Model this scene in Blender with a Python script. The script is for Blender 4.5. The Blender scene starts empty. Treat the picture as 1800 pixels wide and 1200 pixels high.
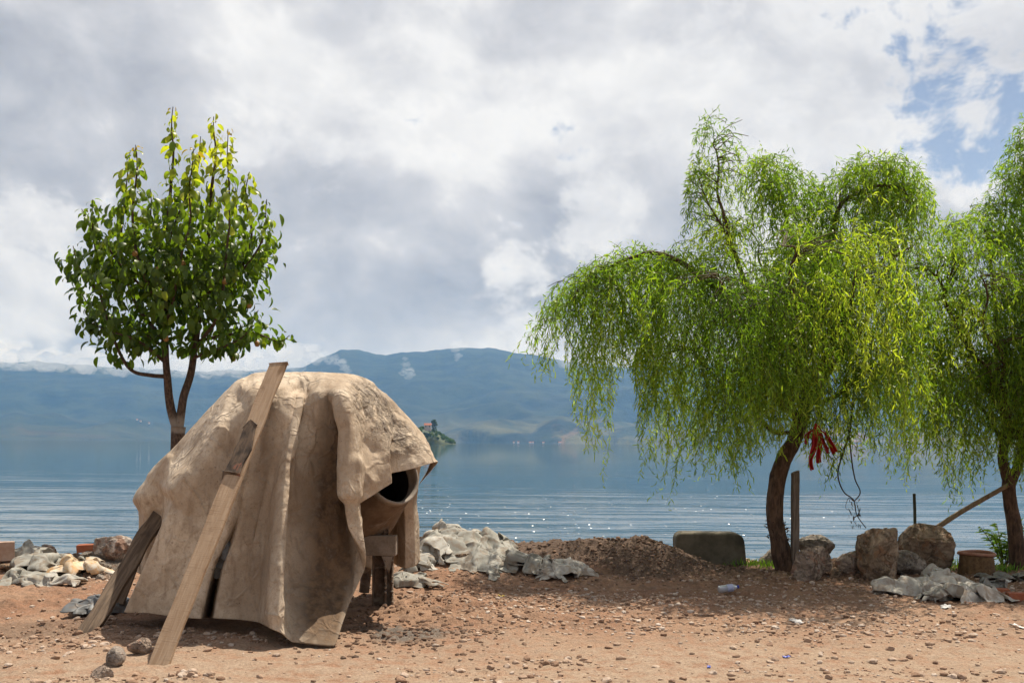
import bpy, bmesh, math, random
import numpy as np
from mathutils import Vector, Matrix

random.seed(7)
rng = np.random.default_rng(7)
S = bpy.context.scene
COL = S.collection
R = math.radians

# ------------------------------------------------------------------ camera
F, HY, CZ, ROLL = 1750.0, 778.0, 1.5, R(0.45)
cr_, sr_ = math.cos(ROLL), math.sin(ROLL)
cam = bpy.data.cameras.new('camera')
cam.lens, cam.sensor_width = 35.0, 36.0
cam.shift_y = (HY - 600) / 1800.0
cam.clip_start, cam.clip_end = 0.1, 60000
co = bpy.data.objects.new('camera', cam); COL.objects.link(co)
co.matrix_world = Matrix(((cr_, -sr_, 0, 0), (0, 0, -1, 0), (sr_, cr_, 0, CZ), (0, 0, 0, 1)))
S.camera = co

# ------------------------------------------------------------------ sun and sky
SUN_EL, SUN_AZ = R(62), R(33)          # azimuth from +Y towards +X
S.view_settings.view_transform = 'Standard'
S.view_settings.look = 'None'
S.view_settings.exposure = 0.6
S.view_settings.gamma = 1.0
S.view_settings.use_curve_mapping = False
S.cycles.use_denoising = True
S.cycles.volume_bounces = 1
S.cycles.max_bounces = 6
S.cycles.diffuse_bounces = 3
S.cycles.adaptive_threshold = 0.02
S.cycles.transparent_max_bounces = 8
S.cycles.sample_clamp_indirect = 6.0
sl = bpy.data.lights.new('sun', 'SUN'); sl.energy = 5.0; sl.angle = R(0.53); sl.color = (1.0, 0.925, 0.81)
so = bpy.data.objects.new('sun', sl); COL.objects.link(so)
sdir = Vector((math.sin(SUN_AZ) * math.cos(SUN_EL), math.cos(SUN_AZ) * math.cos(SUN_EL), math.sin(SUN_EL)))
so.rotation_euler = sdir.to_track_quat('Z', 'Y').to_euler()
so.location = sdir * 60


class NT:
    """small node-tree helper: sockets given as inputs are linked, values are set"""
    def __init__(s, tree):
        s.t = tree

    def n(s, typ, ins=None, out=0, **props):
        nd = s.t.nodes.new(typ)
        for k, v in props.items():
            setattr(nd, k, v)
        for k, v in (ins or {}).items():
            sock = nd.inputs[k]
            if isinstance(v, bpy.types.NodeSocket):
                s.t.links.new(v, sock)
            else:
                if hasattr(sock.default_value, '__len__') and not hasattr(v, '__len__'):
                    v = (v,) * len(sock.default_value)
                if sock.type == 'RGBA' and hasattr(v, '__len__') and len(v) == 3:
                    v = tuple(v) + (1,)
                sock.default_value = v
        return nd.outputs[out] if out is not None else nd

    def m(s, op, a, b=0.0, c=0.0, clamp=False):
        return s.n('ShaderNodeMath', {0: a, 1: b, 2: c}, operation=op, use_clamp=clamp)

    def mix(s, f, a, b, mode='MIX'):
        nd = s.n('ShaderNodeMix', None, None, data_type='RGBA', blend_type=mode)
        for i, v in ((0, f), (6, a), (7, b)):
            if isinstance(v, bpy.types.NodeSocket):
                s.t.links.new(v, nd.inputs[i])
            else:
                nd.inputs[i].default_value = (tuple(v) + (1,)) if hasattr(v, '__len__') and len(v) == 3 else v
        return nd.outputs[2]

    def ramp(s, f, stops, interp='LINEAR'):
        nd = s.n('ShaderNodeValToRGB', {0: f}, None)
        nd.color_ramp.interpolation = interp
        e = nd.color_ramp.elements
        while len(e) < len(stops):
            e.new(0.5)
        for el, (p, c) in zip(e, stops):
            el.position = p
            el.color = (tuple(c) + (1,)) if hasattr(c, '__len__') else (c, c, c, 1)
        return nd.outputs[0]

    def rng(s, f, a, b, c=0.0, d=1.0, smooth=True):
        return s.n('ShaderNodeMapRange', {0: f, 1: a, 2: b, 3: c, 4: d},
                   interpolation_type='SMOOTHSTEP' if smooth else 'LINEAR')

    def noise(s, vec, scale, detail=4.0, rough=0.55, dist=0.0, out=0):
        return s.n('ShaderNodeTexNoise', {'Vector': vec, 'Scale': scale, 'Detail': detail, 'Roughness': rough, 'Distortion': dist}, out)

    def map(s, vec, scale=(1, 1, 1), loc=(0, 0, 0), rot=(0, 0, 0)):
        return s.n('ShaderNodeMapping', {0: vec, 1: loc, 2: rot, 3: scale})


def unit(v):
    v = np.array(v, float)
    return tuple(v / np.linalg.norm(v))


W = bpy.data.worlds.new('World'); S.world = W; W.use_nodes = True
W.node_tree.nodes.clear()
w = NT(W.node_tree)
sky = w.n('ShaderNodeTexSky', None, 0, sky_type='NISHITA', sun_disc=False, sun_elevation=SUN_EL, sun_rotation=SUN_AZ,
          altitude=2600.0, air_density=1.0, dust_density=0.6, ozone_density=1.2)
dirv = w.n('ShaderNodeTexCoord', None, 0)


def blob(px, py, size, amp):
    """a cloud mass (or gap) round one direction of the sky"""
    d = unit(((px - 900) / F, 1, (HY - py) / F))
    dt = w.n('ShaderNodeVectorMath', {0: dirv, 1: d}, 1, operation='DOT_PRODUCT')
    c = math.cos(size)
    return w.rng(dt, c, 1.0 - (1 - c) * 0.08, 0.0, amp)


def total(vals):
    a = vals[0]
    for b in vals[1:]:
        a = w.m('ADD', a, b)
    return a


warp = w.noise(w.map(dirv, (1, 1, 1.2)), 4.5, 2, 0.55, 0, 1)
wv = w.n('ShaderNodeVectorMath', {0: warp, 1: (0.5, 0.5, 0.5)}, operation='SUBTRACT')
wv = w.n('ShaderNodeVectorMath', {0: wv, 3: 0.085}, operation='SCALE')
pos = w.n('ShaderNodeVectorMath', {0: dirv, 1: wv}, operation='ADD')
big = w.noise(w.map(pos, (1, 1, 2.0), (0.3, 0.0, 0.4)), 4.0, 3, 0.5)
puff = w.noise(w.map(pos, (1, 1, 1.5), (2.3, 1.0, 0.1)), 9.0, 6, 0.58)
fine = w.noise(w.map(pos, (1, 1, 1.3), (5.3, 2.0, 0.7)), 24.0, 4, 0.62)
C5 = lambda v, k: w.m('MULTIPLY', w.m('SUBTRACT', v, 0.5), k)
lum = total([C5(big, 1.25), C5(puff, 1.05), C5(fine, 0.40), 0.50,
             blob(620, 190, 0.2, 0.22), blob(1330, 120, 0.24, 0.26), blob(800, 230, 0.14, 0.14),
             blob(150, 380, 0.18, -0.17), blob(930, 430, 0.10, -0.20), blob(640, 480, 0.14, -0.16), blob(220, 70, 0.22, 0.10), blob(700, 10, 0.12, -0.16)])
base = w.ramp(lum, [(0.0, (0.33, 0.345, 0.39)), (0.33, (0.49, 0.50, 0.54)), (0.62, (0.67, 0.673, 0.70)), (0.92, (0.92, 0.915, 0.91))])
cum = total([C5(puff, 1.7), C5(big, 0.7), C5(fine, 0.45), blob(1060, 350, 0.08, 0.42), blob(70, 470, 0.09, 0.34), blob(40, 600, 0.08, 0.30), blob(910, 535, 0.07, 0.32),
             blob(420, 170, 0.13, 0.22), blob(690, 250, 0.12, 0.25), blob(1270, 140, 0.12, 0.3), blob(1560, 300, 0.14, 0.25), blob(1480, 60, 0.12, 0.25), blob(480, 330, 0.08, 0.2)])
cmask = w.rng(cum, 0.18, 0.42)
ccol2 = w.ramp(total([C5(fine, 0.9), C5(puff, 1.0), 0.5]), [(0.15, (0.60, 0.605, 0.635)), (0.5, (0.80, 0.80, 0.81)), (0.85, (1.0, 0.99, 0.975))])
ccol = w.mix(w.m('MULTIPLY', cmask, 0.75), base, ccol2)
hole = total([C5(puff, 2.0), C5(fine, 3.4), -0.74, blob(1670, 150, 0.10, 0.66), blob(1735, 235, 0.06, 0.40), blob(1570, 100, 0.08, 0.26), blob(1760, 40, 0.12, 0.30), blob(1005, 240, 0.035, 0.72), blob(1420, 10, 0.08, 0.46)])
gap = w.m('MULTIPLY', w.rng(hole, -0.02, 0.70), 0.78)
blue = w.n('ShaderNodeVectorMath', {0: sky, 3: 0.6}, operation='SCALE')     # that makes the clear sky 0.06 strong
cs = w.n('ShaderNodeVectorMath', {0: ccol, 3: 6.5}, operation='SCALE')
bg = w.n('ShaderNodeBackground', {0: w.mix(gap, cs, blue), 1: 0.1})
w.n('ShaderNodeOutputWorld', {0: bg}, None)


# ------------------------------------------------------------------ helpers
def at(px, py, d):
    u, v = px - 900.0, HY - py
    return np.array([(u * cr_ - v * sr_) * d / F, d, CZ + (u * sr_ + v * cr_) * d / F])


def _h(ix, iy, iz, seed):
    h = (ix * 374761393 + iy * 668265263 + iz * 1440662683 + seed * 974634777) & 0xffffffff
    h = ((h ^ (h >> 13)) * 1274126177) & 0xffffffff
    h = ((h ^ (h >> 16)) * 2246822519) & 0xffffffff
    return ((h ^ (h >> 15)) & 0xffffff) / float(0xffffff) * 2 - 1


def vn(x, y, z=0.0, seed=0):
    x, y, z = np.broadcast_arrays(np.asarray(x, float), np.asarray(y, float), np.asarray(z, float))
    fx, fy, fz = np.floor(x), np.floor(y), np.floor(z)
    ix, iy, iz = fx.astype(np.int64), fy.astype(np.int64), fz.astype(np.int64)
    tx, ty, tz = x - fx, y - fy, z - fz
    tx, ty, tz = [t * t * t * (t * (t * 6 - 15) + 10) for t in (tx, ty, tz)]
    def L(a, b, t): return a + (b - a) * t
    def hx(j, k): return L(_h(ix, iy + j, iz + k, seed), _h(ix + 1, iy + j, iz + k, seed), tx)
    return L(L(hx(0, 0), hx(1, 0), ty), L(hx(0, 1), hx(1, 1), ty), tz)


def fbm(x, y, z=0.0, oct=4, seed=0, gain=0.5):
    a, s, f = 1.0, 0.0, 1.0
    for i in range(oct):
        s = s + a * vn(np.asarray(x) * f + i * 17.3, np.asarray(y) * f - i * 9.1, np.asarray(z) * f + i * 5.7, seed + i)
        a *= gain; f *= 2.03
    return s


def sst(a, b, x):
    t = np.clip((x - a) / (b - a), 0, 1)
    return t * t * (3 - 2 * t)


def tag(o, label=None, cat=None, group=None, kind=None):
    if label: o['label'] = label
    if cat: o['category'] = cat
    if group: o['group'] = group
    if kind: o['kind'] = kind
    return o


def mesh_data(name, verts, faces, mat, smooth=True, attrs=None):
    me = bpy.data.meshes.new(name)
    v = np.asarray(verts, float)
    if isinstance(faces, np.ndarray):
        k = faces.shape[1]; nf = len(faces)
        me.vertices.add(len(v)); me.vertices.foreach_set('co', v.ravel())
        me.loops.add(nf * k); me.loops.foreach_set('vertex_index', faces.astype(np.int32).ravel())
        me.polygons.add(nf); me.polygons.foreach_set('loop_start', np.arange(nf, dtype=np.int32) * k)
        me.update(calc_edges=True)
    else:
        me.from_pydata([tuple(p) for p in v], [], [tuple(f) for f in faces])
    me.polygons.foreach_set('use_smooth', np.full(len(me.polygons), bool(smooth)))
    for k_, a in (attrs or {}).items():
        at_ = me.attributes.new(k_, 'FLOAT', 'POINT'); at_.data.foreach_set('value', np.asarray(a, np.float32))
    if mat is not None:
        me.materials.append(mat)
    me.update()
    return me


def wloc(o):
    l = np.array(o.location)
    return l + wloc(o.parent) if o.parent else l


def obj(name, verts, faces, mat, parent=None, smooth=True, attrs=None, origin=None):
    v = np.asarray(verts, float)
    if parent is not None:
        v = v - wloc(parent); loc = (0, 0, 0)
    else:
        if origin is None:
            origin = (v[:, 0].mean(), v[:, 1].mean(), v[:, 2].min())
        loc = tuple(float(c) for c in origin); v = v - np.array(loc)
    o = bpy.data.objects.new(name, mesh_data(name, v, faces, mat, smooth, attrs))
    COL.objects.link(o); o.location = loc
    if parent is not None: o.parent = parent
    return o


def empty(name, loc):
    o = bpy.data.objects.new(name, None); o.empty_display_size = 0.2
    COL.objects.link(o); o.location = tuple(float(c) for c in loc)
    return o


class Acc:
    """collects shapes that belong to one mesh"""
    def __init__(s): s.v = []; s.f = []; s.a = []; s.n = 0

    def add(s, v, f, a=0.0):
        v = np.asarray(v, float); s.v.append(v)
        s.f += [tuple(int(i) + s.n for i in q) for q in f]
        s.a.append(np.full(len(v), a) if np.isscalar(a) else np.asarray(a)); s.n += len(v)

    def build(s, name, mat, parent=None, smooth=True, **k):
        return obj(name, np.concatenate(s.v), s.f, mat, parent, smooth, {'tint': np.concatenate(s.a)}, **k)


def grid_faces(nu, nv, wrap=False):
    i = np.arange(nu - 1)[:, None]; j = np.arange(nv if wrap else nv - 1)[None, :]
    j2 = (j + 1) % nv
    return np.stack([(i * nv + j), ((i + 1) * nv + j), ((i + 1) * nv + j2), (i * nv + j2)], -1).reshape(-1, 4)


def catmull(P, n):
    """open Catmull-Rom through points along axis 0, n samples per span"""
    P = np.asarray(P, float)
    Q = np.concatenate([2 * P[:1] - P[1:2], P, 2 * P[-1:] - P[-2:-1]])
    out = []
    t = np.linspace(0, 1, n, endpoint=False).reshape((-1,) + (1,) * (P.ndim - 1))
    for i in range(len(P) - 1):
        a, b, c, d = Q[i], Q[i + 1], Q[i + 2], Q[i + 3]
        out.append(0.5 * (2 * b + (c - a) * t + (2 * a - 5 * b + 4 * c - d) * t ** 2 + (3 * b - a - 3 * c + d) * t ** 3))
    out.append(P[-1:])
    return np.concatenate(out)


def tube(pts, rad, n=8, caps=True, lump=0.0, seed=0):
    pts = np.asarray(pts, float); m = len(pts)
    rad = np.interp(np.linspace(0, 1, m), np.linspace(0, 1, len(rad)), rad) if len(rad) != m else np.asarray(rad, float)
    t = np.gradient(pts, axis=0); t /= np.linalg.norm(t, axis=1)[:, None] + 1e-9
    up = np.array([0.31, 0.9, 0.1]) if abs(t[0, 2]) > 0.7 else np.array([0, 0, 1.0])
    a = np.cross(t, up); a /= np.linalg.norm(a, axis=1)[:, None] + 1e-9
    b = np.cross(t, a)
    th = np.linspace(0, 2 * np.pi, n, endpoint=False)
    ring = a[:, None] * np.cos(th)[None, :, None] + b[:, None] * np.sin(th)[None, :, None]
    r = rad[:, None] * np.ones(n)[None]
    if lump:
        q = pts[:, None] + ring * rad[:, None, None]
        r = r * (1 + lump * fbm(q[..., 0] * 14, q[..., 1] * 14, q[..., 2] * 3.5, 3, seed))
    v = (pts[:, None] + ring * r[..., None]).reshape(-1, 3)
    f = [tuple(q) for q in grid_faces(m, n, True)]
    if caps:
        f += [tuple(range(n))[::-1], tuple(range((m - 1) * n, m * n))]
    return v, f


def lathe(prof, n=24):
    """profile of (r, z) round the z axis"""
    th = np.linspace(0, 2 * np.pi, n, endpoint=False)
    v = np.array([[r * math.cos(a), r * math.sin(a), z] for r, z in prof for a in th])
    return v, [tuple(q) for q in grid_faces(len(prof), n, True)]


def box(lo, hi):
    (x0, y0, z0), (x1, y1, z1) = lo, hi
    v = np.array([(x, y, z) for z in (z0, z1) for y in (y0, y1) for x in (x0, x1)], float)
    return v, [(0, 2, 3, 1), (4, 5, 7, 6), (0, 1, 5, 4), (2, 6, 7, 3), (0, 4, 6, 2), (1, 3, 7, 5)]


def bevel(o, wd=0.01, seg=2):
    m = o.modifiers.new('bevel', 'BEVEL'); m.width = wd; m.segments = seg; m.limit_method = 'ANGLE'
    return o


def frame(o, p, x, z):
    """orients an object built in local axes: its z along z, its x close to x"""
    z = Vector(z).normalized(); x = Vector(x); y = z.cross(x).normalized(); x = y.cross(z)
    M = Matrix((x, y, z)).transposed().to_4x4(); M.translation = Vector([float(c) for c in p])
    o.matrix_world = M
    return o


_ico = {}
def ico(sub):
    if sub not in _ico:
        bm = bmesh.new(); bmesh.ops.create_icosphere(bm, subdivisions=sub, radius=1)
        bm.verts.ensure_lookup_table()
        _ico[sub] = (np.array([v.co[:] for v in bm.verts]), np.array([[v.index for v in f.verts] for f in bm.faces]))
        bm.free()
    v, f = _ico[sub]
    return v.copy(), f


def rock_shape(seed, sub=4, planes=9, rough=0.07, cut=0.55):
    v, f = ico(sub); r = np.random.default_rng(seed)
    for _ in range(planes):
        n = r.normal(size=3); n /= np.linalg.norm(n); h = r.uniform(cut, 0.9)
        d = v @ n; over = np.maximum(d - h, 0)
        v = v - n[None] * over[:, None] * 0.92
    n_ = v / np.linalg.norm(v, axis=1)[:, None]
    v = v + n_ * (rough * fbm(v[:, 0] * 2.1, v[:, 1] * 2.1, v[:, 2] * 2.1, 4, seed)[:, None])
    if sub > 3:
        v = v + n_ * (rough * 0.35 * fbm(v[:, 0] * 7, v[:, 1] * 7, v[:, 2] * 7, 3, seed + 5)[:, None])
    return v, f


# ------------------------------------------------------------------ materials
TONE = 0.80                              # all surface colours below are a little darker than written


def mat(name):
    m = bpy.data.materials.new(name); m.use_nodes = True; m.node_tree.nodes.clear()
    t = NT(m.node_tree)
    t.co = t.n('ShaderNodeTexCoord', None, 3)
    t.wp = t.n('ShaderNodeNewGeometry', None, 0)
    t.tint = t.n('ShaderNodeAttribute', None, 2, attribute_name='tint')
    return m, t


def finish(t, col, rough=0.9, bump=None, bstr=0.4, bdist=0.01, spec=0.3, **kw):
    col = tuple(q * TONE for q in col) if isinstance(col, tuple) else t.mix(1.0, col, (TONE, TONE, TONE), 'MULTIPLY')
    ins = {'Base Color': col, 'Roughness': rough, 'Specular IOR Level': spec}
    if bump is not None:
        ins['Normal'] = t.n('ShaderNodeBump', {'Strength': bstr, 'Distance': bdist, 'Height': bump})
    ins.update(kw)
    b = t.n('ShaderNodeBsdfPrincipled', ins)
    t.n('ShaderNodeOutputMaterial', {0: b}, None)
    return b


def simple(name, c1, c2, scale=6, rough=0.85, bstr=0.5, bdist=0.01, detail=6, spec=0.3, c3=None, stretch=(1, 1, 1), usetint=0.0):
    m, t = mat(name)
    v = t.map(t.co, stretch)
    a = t.noise(v, scale, detail, 0.6); b = t.noise(v, scale * 5.3, detail, 0.65)
    f = t.rng(t.m('ADD', t.m('MULTIPLY', a, 0.7), t.m('MULTIPLY', b, 0.3)), 0.33, 0.67)
    c = t.mix(f, c1, c2)
    if c3 is not None:
        c = t.mix(t.rng(t.noise(v, scale * 0.6, 5, 0.6, 0.6), 0.52, 0.66), c, c3)
    if usetint:
        c = t.mix(usetint, c, t.n('ShaderNodeCombineColor', {0: t.tint, 1: t.tint, 2: t.tint}), 'MULTIPLY')
    finish(t, c, rough, t.m('ADD', a, t.m('MULTIPLY', b, 0.5)), bstr, bdist, spec)
    return m


def leaf_mat(name, dark, light, yellow, trans=0.45, rough=0.5):
    m, t = mat(name)
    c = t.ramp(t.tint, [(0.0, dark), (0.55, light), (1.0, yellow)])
    c = t.mix(0.25, c, t.mix(t.noise(t.co, 9, 2), dark, light))
    p = t.n('ShaderNodeBsdfPrincipled', {'Base Color': c, 'Roughness': rough, 'Specular IOR Level': 0.35})
    tc = t.mix(1.0, c, (1.5, 1.65, 0.55), 'MULTIPLY')
    tr = t.n('ShaderNodeBsdfTranslucent', {0: tc})
    t.n('ShaderNodeOutputMaterial', {0: t.n('ShaderNodeMixShader', {0: trans, 1: p, 2: tr})}, None)
    return m


def make_materials():
    M = {}
    # soil: grey / dust are other earth, dark is darker earth plus painted willow and tarp shade
    m, t = mat('soil')
    A = lambda n: t.n('ShaderNodeAttribute', None, 2, attribute_name=n)
    n1 = t.noise(t.wp, 1.1, 6, 0.6, 0.4); n2 = t.noise(t.wp, 7, 7, 0.65); n3 = t.noise(t.wp, 45, 6, 0.7)
    c = t.mix(t.rng(n1, 0.36, 0.64), (0.345, 0.172, 0.097), (0.42, 0.245, 0.15))
    c = t.mix(t.rng(n2, 0.42, 0.72), c, (0.21, 0.118, 0.072))
    c = t.mix(t.m('MULTIPLY', A('dust'), t.rng(n2, 0.28, 0.6), clamp=True), c, (0.46, 0.335, 0.235))
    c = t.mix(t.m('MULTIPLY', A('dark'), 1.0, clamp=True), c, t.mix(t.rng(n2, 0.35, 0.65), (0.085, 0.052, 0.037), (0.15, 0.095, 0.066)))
    c = t.mix(t.m('MULTIPLY', A('grey'), t.rng(n2, 0.3, 0.5), clamp=True), c, t.mix(n3, (0.10, 0.085, 0.07), (0.23, 0.195, 0.165)))
    c = t.mix(t.rng(n3, 0.30, 0.75), t.mix(0.45, c, (0.08, 0.05, 0.035)), t.mix(0.12, c, (0.6, 0.5, 0.4)))
    h = t.m('ADD', n2, t.m('MULTIPLY', n3, 0.55))
    finish(t, c, 0.95, h, 1.0, 0.026, 0.15); M['soil'] = m

    # tarp canvas
    m, t = mat('canvas')
    n1 = t.noise(t.co, 2.3, 6, 0.6, 0.5); n2 = t.noise(t.co, 11, 7, 0.65); n3 = t.noise(t.co, 90, 5, 0.6)
    n4 = t.noise(t.map(t.co, (5, 5, 1)), 3.0, 5, 0.6)
    A = lambda n: t.n('ShaderNodeAttribute', None, 2, attribute_name=n)
    c = t.mix(t.rng(n1, 0.34, 0.66), (0.47, 0.36, 0.255), (0.70, 0.575, 0.435))
    c = t.mix(t.rng(n2, 0.5, 0.75, 0, 0.6), c, (0.27, 0.185, 0.12))
    c = t.mix(t.rng(n4, 0.48, 0.72, 0, 0.5), c, (0.25, 0.17, 0.11))
    c = t.mix(t.rng(n3, 0.5, 0.72, 0, 0.35), c, (0.22, 0.15, 0.10))
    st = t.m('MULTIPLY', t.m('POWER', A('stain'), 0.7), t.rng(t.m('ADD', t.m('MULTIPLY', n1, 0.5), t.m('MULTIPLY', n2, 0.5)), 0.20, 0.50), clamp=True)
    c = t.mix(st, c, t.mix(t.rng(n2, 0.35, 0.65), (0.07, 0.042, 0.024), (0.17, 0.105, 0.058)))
    cr = t.m('MULTIPLY', A('crust'), t.rng(n2, 0.42, 0.56), clamp=True)
    c = t.mix(cr, c, t.mix(t.rng(n3, 0.35, 0.65), (0.23, 0.18, 0.135), (0.44, 0.36, 0.28)))
    sp = t.n('ShaderNodeTexVoronoi', {'Vector': t.co, 'Scale': 9.0}, 0)
    spot = t.m('MULTIPLY', t.rng(sp, 0.10, 0.05), t.rng(n1, 0.48, 0.56))
    c = t.mix(t.m('MULTIPLY', spot, 0.55), c, (0.16, 0.105, 0.07))
    sp2 = t.n('ShaderNodeTexVoronoi', {'Vector': t.map(t.co, (1, 1, 1), (3.1, 1.7, 0.4)), 'Scale': 26.0}, 0)
    c = t.mix(t.m('MULTIPLY', t.rng(sp2, 0.16, 0.08), t.rng(n2, 0.50, 0.58, 0, 0.7)), c, (0.13, 0.085, 0.055))
    wpv = t.n('ShaderNodeVectorMath', {0: t.co, 1: t.n('ShaderNodeVectorMath', {0: t.noise(t.co, 2.5, 3, 0.6, 0, 1), 3: 0.35}, operation='SCALE')}, operation='ADD')
    ve = t.n('ShaderNodeTexVoronoi', {'Vector': t.map(wpv, (1.0, 1.0, 0.7)), 'Scale': 6.5}, 0, feature='DISTANCE_TO_EDGE')
    fold = t.m('MULTIPLY', t.rng(ve, 0.0, 0.10, 1.0, 0.0), t.rng(n1, 0.42, 0.6, 0.15, 1.0))
    ve2 = t.n('ShaderNodeTexVoronoi', {'Vector': t.map(wpv, (1.0, 1.0, 0.55), (2.0, 5.0, 1.0)), 'Scale': 3.0}, 0, feature='DISTANCE_TO_EDGE')
    fold2 = t.rng(ve2, 0.0, 0.07, 1.0, 0.0)
    c = t.mix(t.m('MULTIPLY', fold, 0.12), c, (0.20, 0.135, 0.09)); c = t.mix(t.m('MULTIPLY', t.rng(ve2, 0.0, 0.025, 1.0, 0.0), 0.10), c, (0.17, 0.115, 0.075))
    c = t.mix(t.rng(t.noise(t.co, 30, 6, 0.7), 0.52, 0.7, 0, 0.45), c, (0.21, 0.145, 0.095))
    n2 = t.m('ADD', t.m('ADD', n2, t.m('MULTIPLY', fold, 0.5)), t.m('MULTIPLY', fold2, 0.8))
    h = t.m('ADD', t.m('ADD', t.m('MULTIPLY', n2, 0.7), t.m('MULTIPLY', n3, 0.12)), t.m('MULTIPLY', cr, t.m('MULTIPLY', n2, 2.5)))
    finish(t, c, 0.85, h, 0.8, 0.014, 0.25); M['canvas'] = m

    def wood(name, a, b, knot, saw=0.0):
        m, t = mat(name)
        v = t.map(t.co, (9, 9, 0.7))
        g = t.noise(v, 5, 7, 0.65, 0.8); k = t.noise(t.map(t.co, (3, 3, 1.3)), 2.6, 3, 0.5)
        s = t.m('MULTIPLY', t.noise(t.map(t.co, (2.5, 2.5, 90)), 1.6, 2, 0.5), t.rng(t.noise(t.co, 3.1, 3, 0.6), 0.35, 0.6, 0.75, 1.0))
        c = t.mix(t.rng(g, 0.35, 0.65), a, b)
        c = t.mix(t.rng(k, 0.58, 0.72), c, knot)
        c = t.mix(t.rng(s, 0.50, 0.66, 0, saw), c, knot)
        finish(t, c, 0.8, t.m('ADD', g, t.m('MULTIPLY', s, saw)), 0.5, 0.006, 0.3)
        return m
    M['plank'] = wood('sawn_wood', (0.37, 0.245, 0.15), (0.48, 0.34, 0.225), (0.22, 0.13, 0.07), 0.55)
    M['old_wood'] = wood('weathered_wood', (0.10, 0.068, 0.045), (0.215, 0.15, 0.10), (0.05, 0.034, 0.024))
    M['grey_wood'] = wood('grey_post_wood', (0.13, 0.10, 0.08), (0.24, 0.19, 0.15), (0.08, 0.06, 0.05))
    M['bamboo'] = wood('bamboo', (0.22, 0.15, 0.09), (0.33, 0.24, 0.15), (0.12, 0.08, 0.05))

    m, t = mat('painted_scrap')
    n = t.noise(t.map(t.co, (1, 1, 0.35)), 22, 7, 0.65); n2 = t.noise(t.map(t.co, (1, 1, 0.5), (3, 1, 2)), 10, 5, 0.6)
    c = t.mix(t.rng(n, 0.35, 0.6), (0.035, 0.024, 0.017), (0.15, 0.10, 0.065))
    c = t.mix(t.rng(n2, 0.60, 0.64), c, (0.26, 0.11, 0.07))
    c = t.mix(t.rng(t.noise(t.map(t.co, (1, 1, 0.5), (1, 7, 2)), 9, 4), 0.64, 0.67), c, (0.5, 0.32, 0.14))
    finish(t, c, 0.7, n, 0.6, 0.008); M['scrap'] = m

    m, t = mat('bark')
    v = t.map(t.co, (1, 1, 0.28)); a = t.noise(v, 26, 7, 0.65, 0.6); b = t.noise(t.co, 5, 4)
    c = t.mix(t.rng(a, 0.34, 0.66), (0.045, 0.028, 0.02), (0.17, 0.105, 0.07)); c = t.mix(t.rng(b, 0.4, 0.7, 0, 0.5), c, (0.14, 0.08, 0.05))
    finish(t, c, 0.9, a, 1.0, 0.02, 0.2); M['bark'] = m
    m, t = mat('pear_bark')
    a = t.noise(t.map(t.co, (1, 1, 0.5)), 34, 7, 0.65, 0.4); b = t.noise(t.co, 7, 4)
    c = t.mix(t.rng(a, 0.34, 0.66), (0.05, 0.034, 0.026), (0.15, 0.10, 0.07))
    sep = t.n('ShaderNodeSeparateXYZ', {0: t.wp}, 2)
    band = t.m('MULTIPLY', t.rng(sep, 1.58, 1.62), t.rng(sep, 1.9, 1.74))
    c = t.mix(t.m('MULTIPLY', band, t.rng(b, 0.3, 0.55)), c, (0.30, 0.25, 0.20))
    finish(t, c, 0.9, a, 0.8, 0.012, 0.2); M['pear_bark'] = m
    M['twig'] = simple('twig', (0.06, 0.045, 0.02), (0.13, 0.10, 0.04), 20)
    M['deadtwig'] = simple('dead_twig', (0.035, 0.026, 0.02), (0.08, 0.06, 0.045), 20)
    M['willow'] = leaf_mat('willow_leaf', (0.032, 0.068, 0.010), (0.185, 0.29, 0.028), (0.44, 0.49, 0.06), 0.56, 0.40)
    M['pear'] = leaf_mat('pear_leaf', (0.028, 0.056, 0.010), (0.15, 0.21, 0.022), (0.55, 0.52, 0.05), 0.54, 0.38)
    M['red_leaf'] = leaf_mat('young_leaf', (0.20, 0.12, 0.02), (0.30, 0.20, 0.03), (0.4, 0.26, 0.04), 0.5, 0.4)
    M['grass'] = leaf_mat('grass', (0.05, 0.10, 0.015), (0.12, 0.22, 0.03), (0.25, 0.34, 0.05), 0.45)
    M['pear_skin'] = simple('pear_skin', (0.26, 0.13, 0.035), (0.38, 0.21, 0.06), 18, 0.5)

    def rockm(name, a, b, c3, sc=3.0):
        m, t = mat(name)
        a = tuple(q * 0.85 for q in a); b = tuple(min(0.8, q * 1.22) for q in b)
        n1 = t.noise(t.co, sc, 8, 0.7, 1.0); n2 = t.noise(t.co, sc * 7, 7, 0.7); n3 = t.noise(t.map(t.co, (1, 1, 1), (4, 2, 1)), sc * 0.9, 6, 0.65, 1.4)
        n4 = t.noise(t.map(t.co, (1, 1, 3.0), (0, 0, 0), (0.5, 0.3, 0)), sc * 2.2, 6, 0.7, 0.6)
        c = t.mix(t.rng(n1, 0.40, 0.62), a, b); c = t.mix(t.rng(n3, 0.50, 0.58, 0, 0.85), c, c3)
        c = t.mix(t.rng(n4, 0.54, 0.66, 0, 0.6), c, tuple(q * 0.5 for q in a))
        c = t.mix(t.rng(n2, 0.52, 0.72, 0, 0.45), c, tuple(q * 0.4 for q in a))
        wv_ = t.n('ShaderNodeVectorMath', {0: t.noise(t.co, sc * 1.5, 5, 0.65, 0, 1), 3: 0.8}, operation='SCALE')
        vor = t.n('ShaderNodeTexVoronoi', {'Vector': t.n('ShaderNodeVectorMath', {0: t.co, 1: wv_}, operation='ADD'), 'Scale': sc * 1.2}, 0, feature='DISTANCE_TO_EDGE')
        c = t.mix(t.rng(vor, 0.025, 0.0, 0, 0.65), c, tuple(q * 0.3 for q in a))
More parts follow.
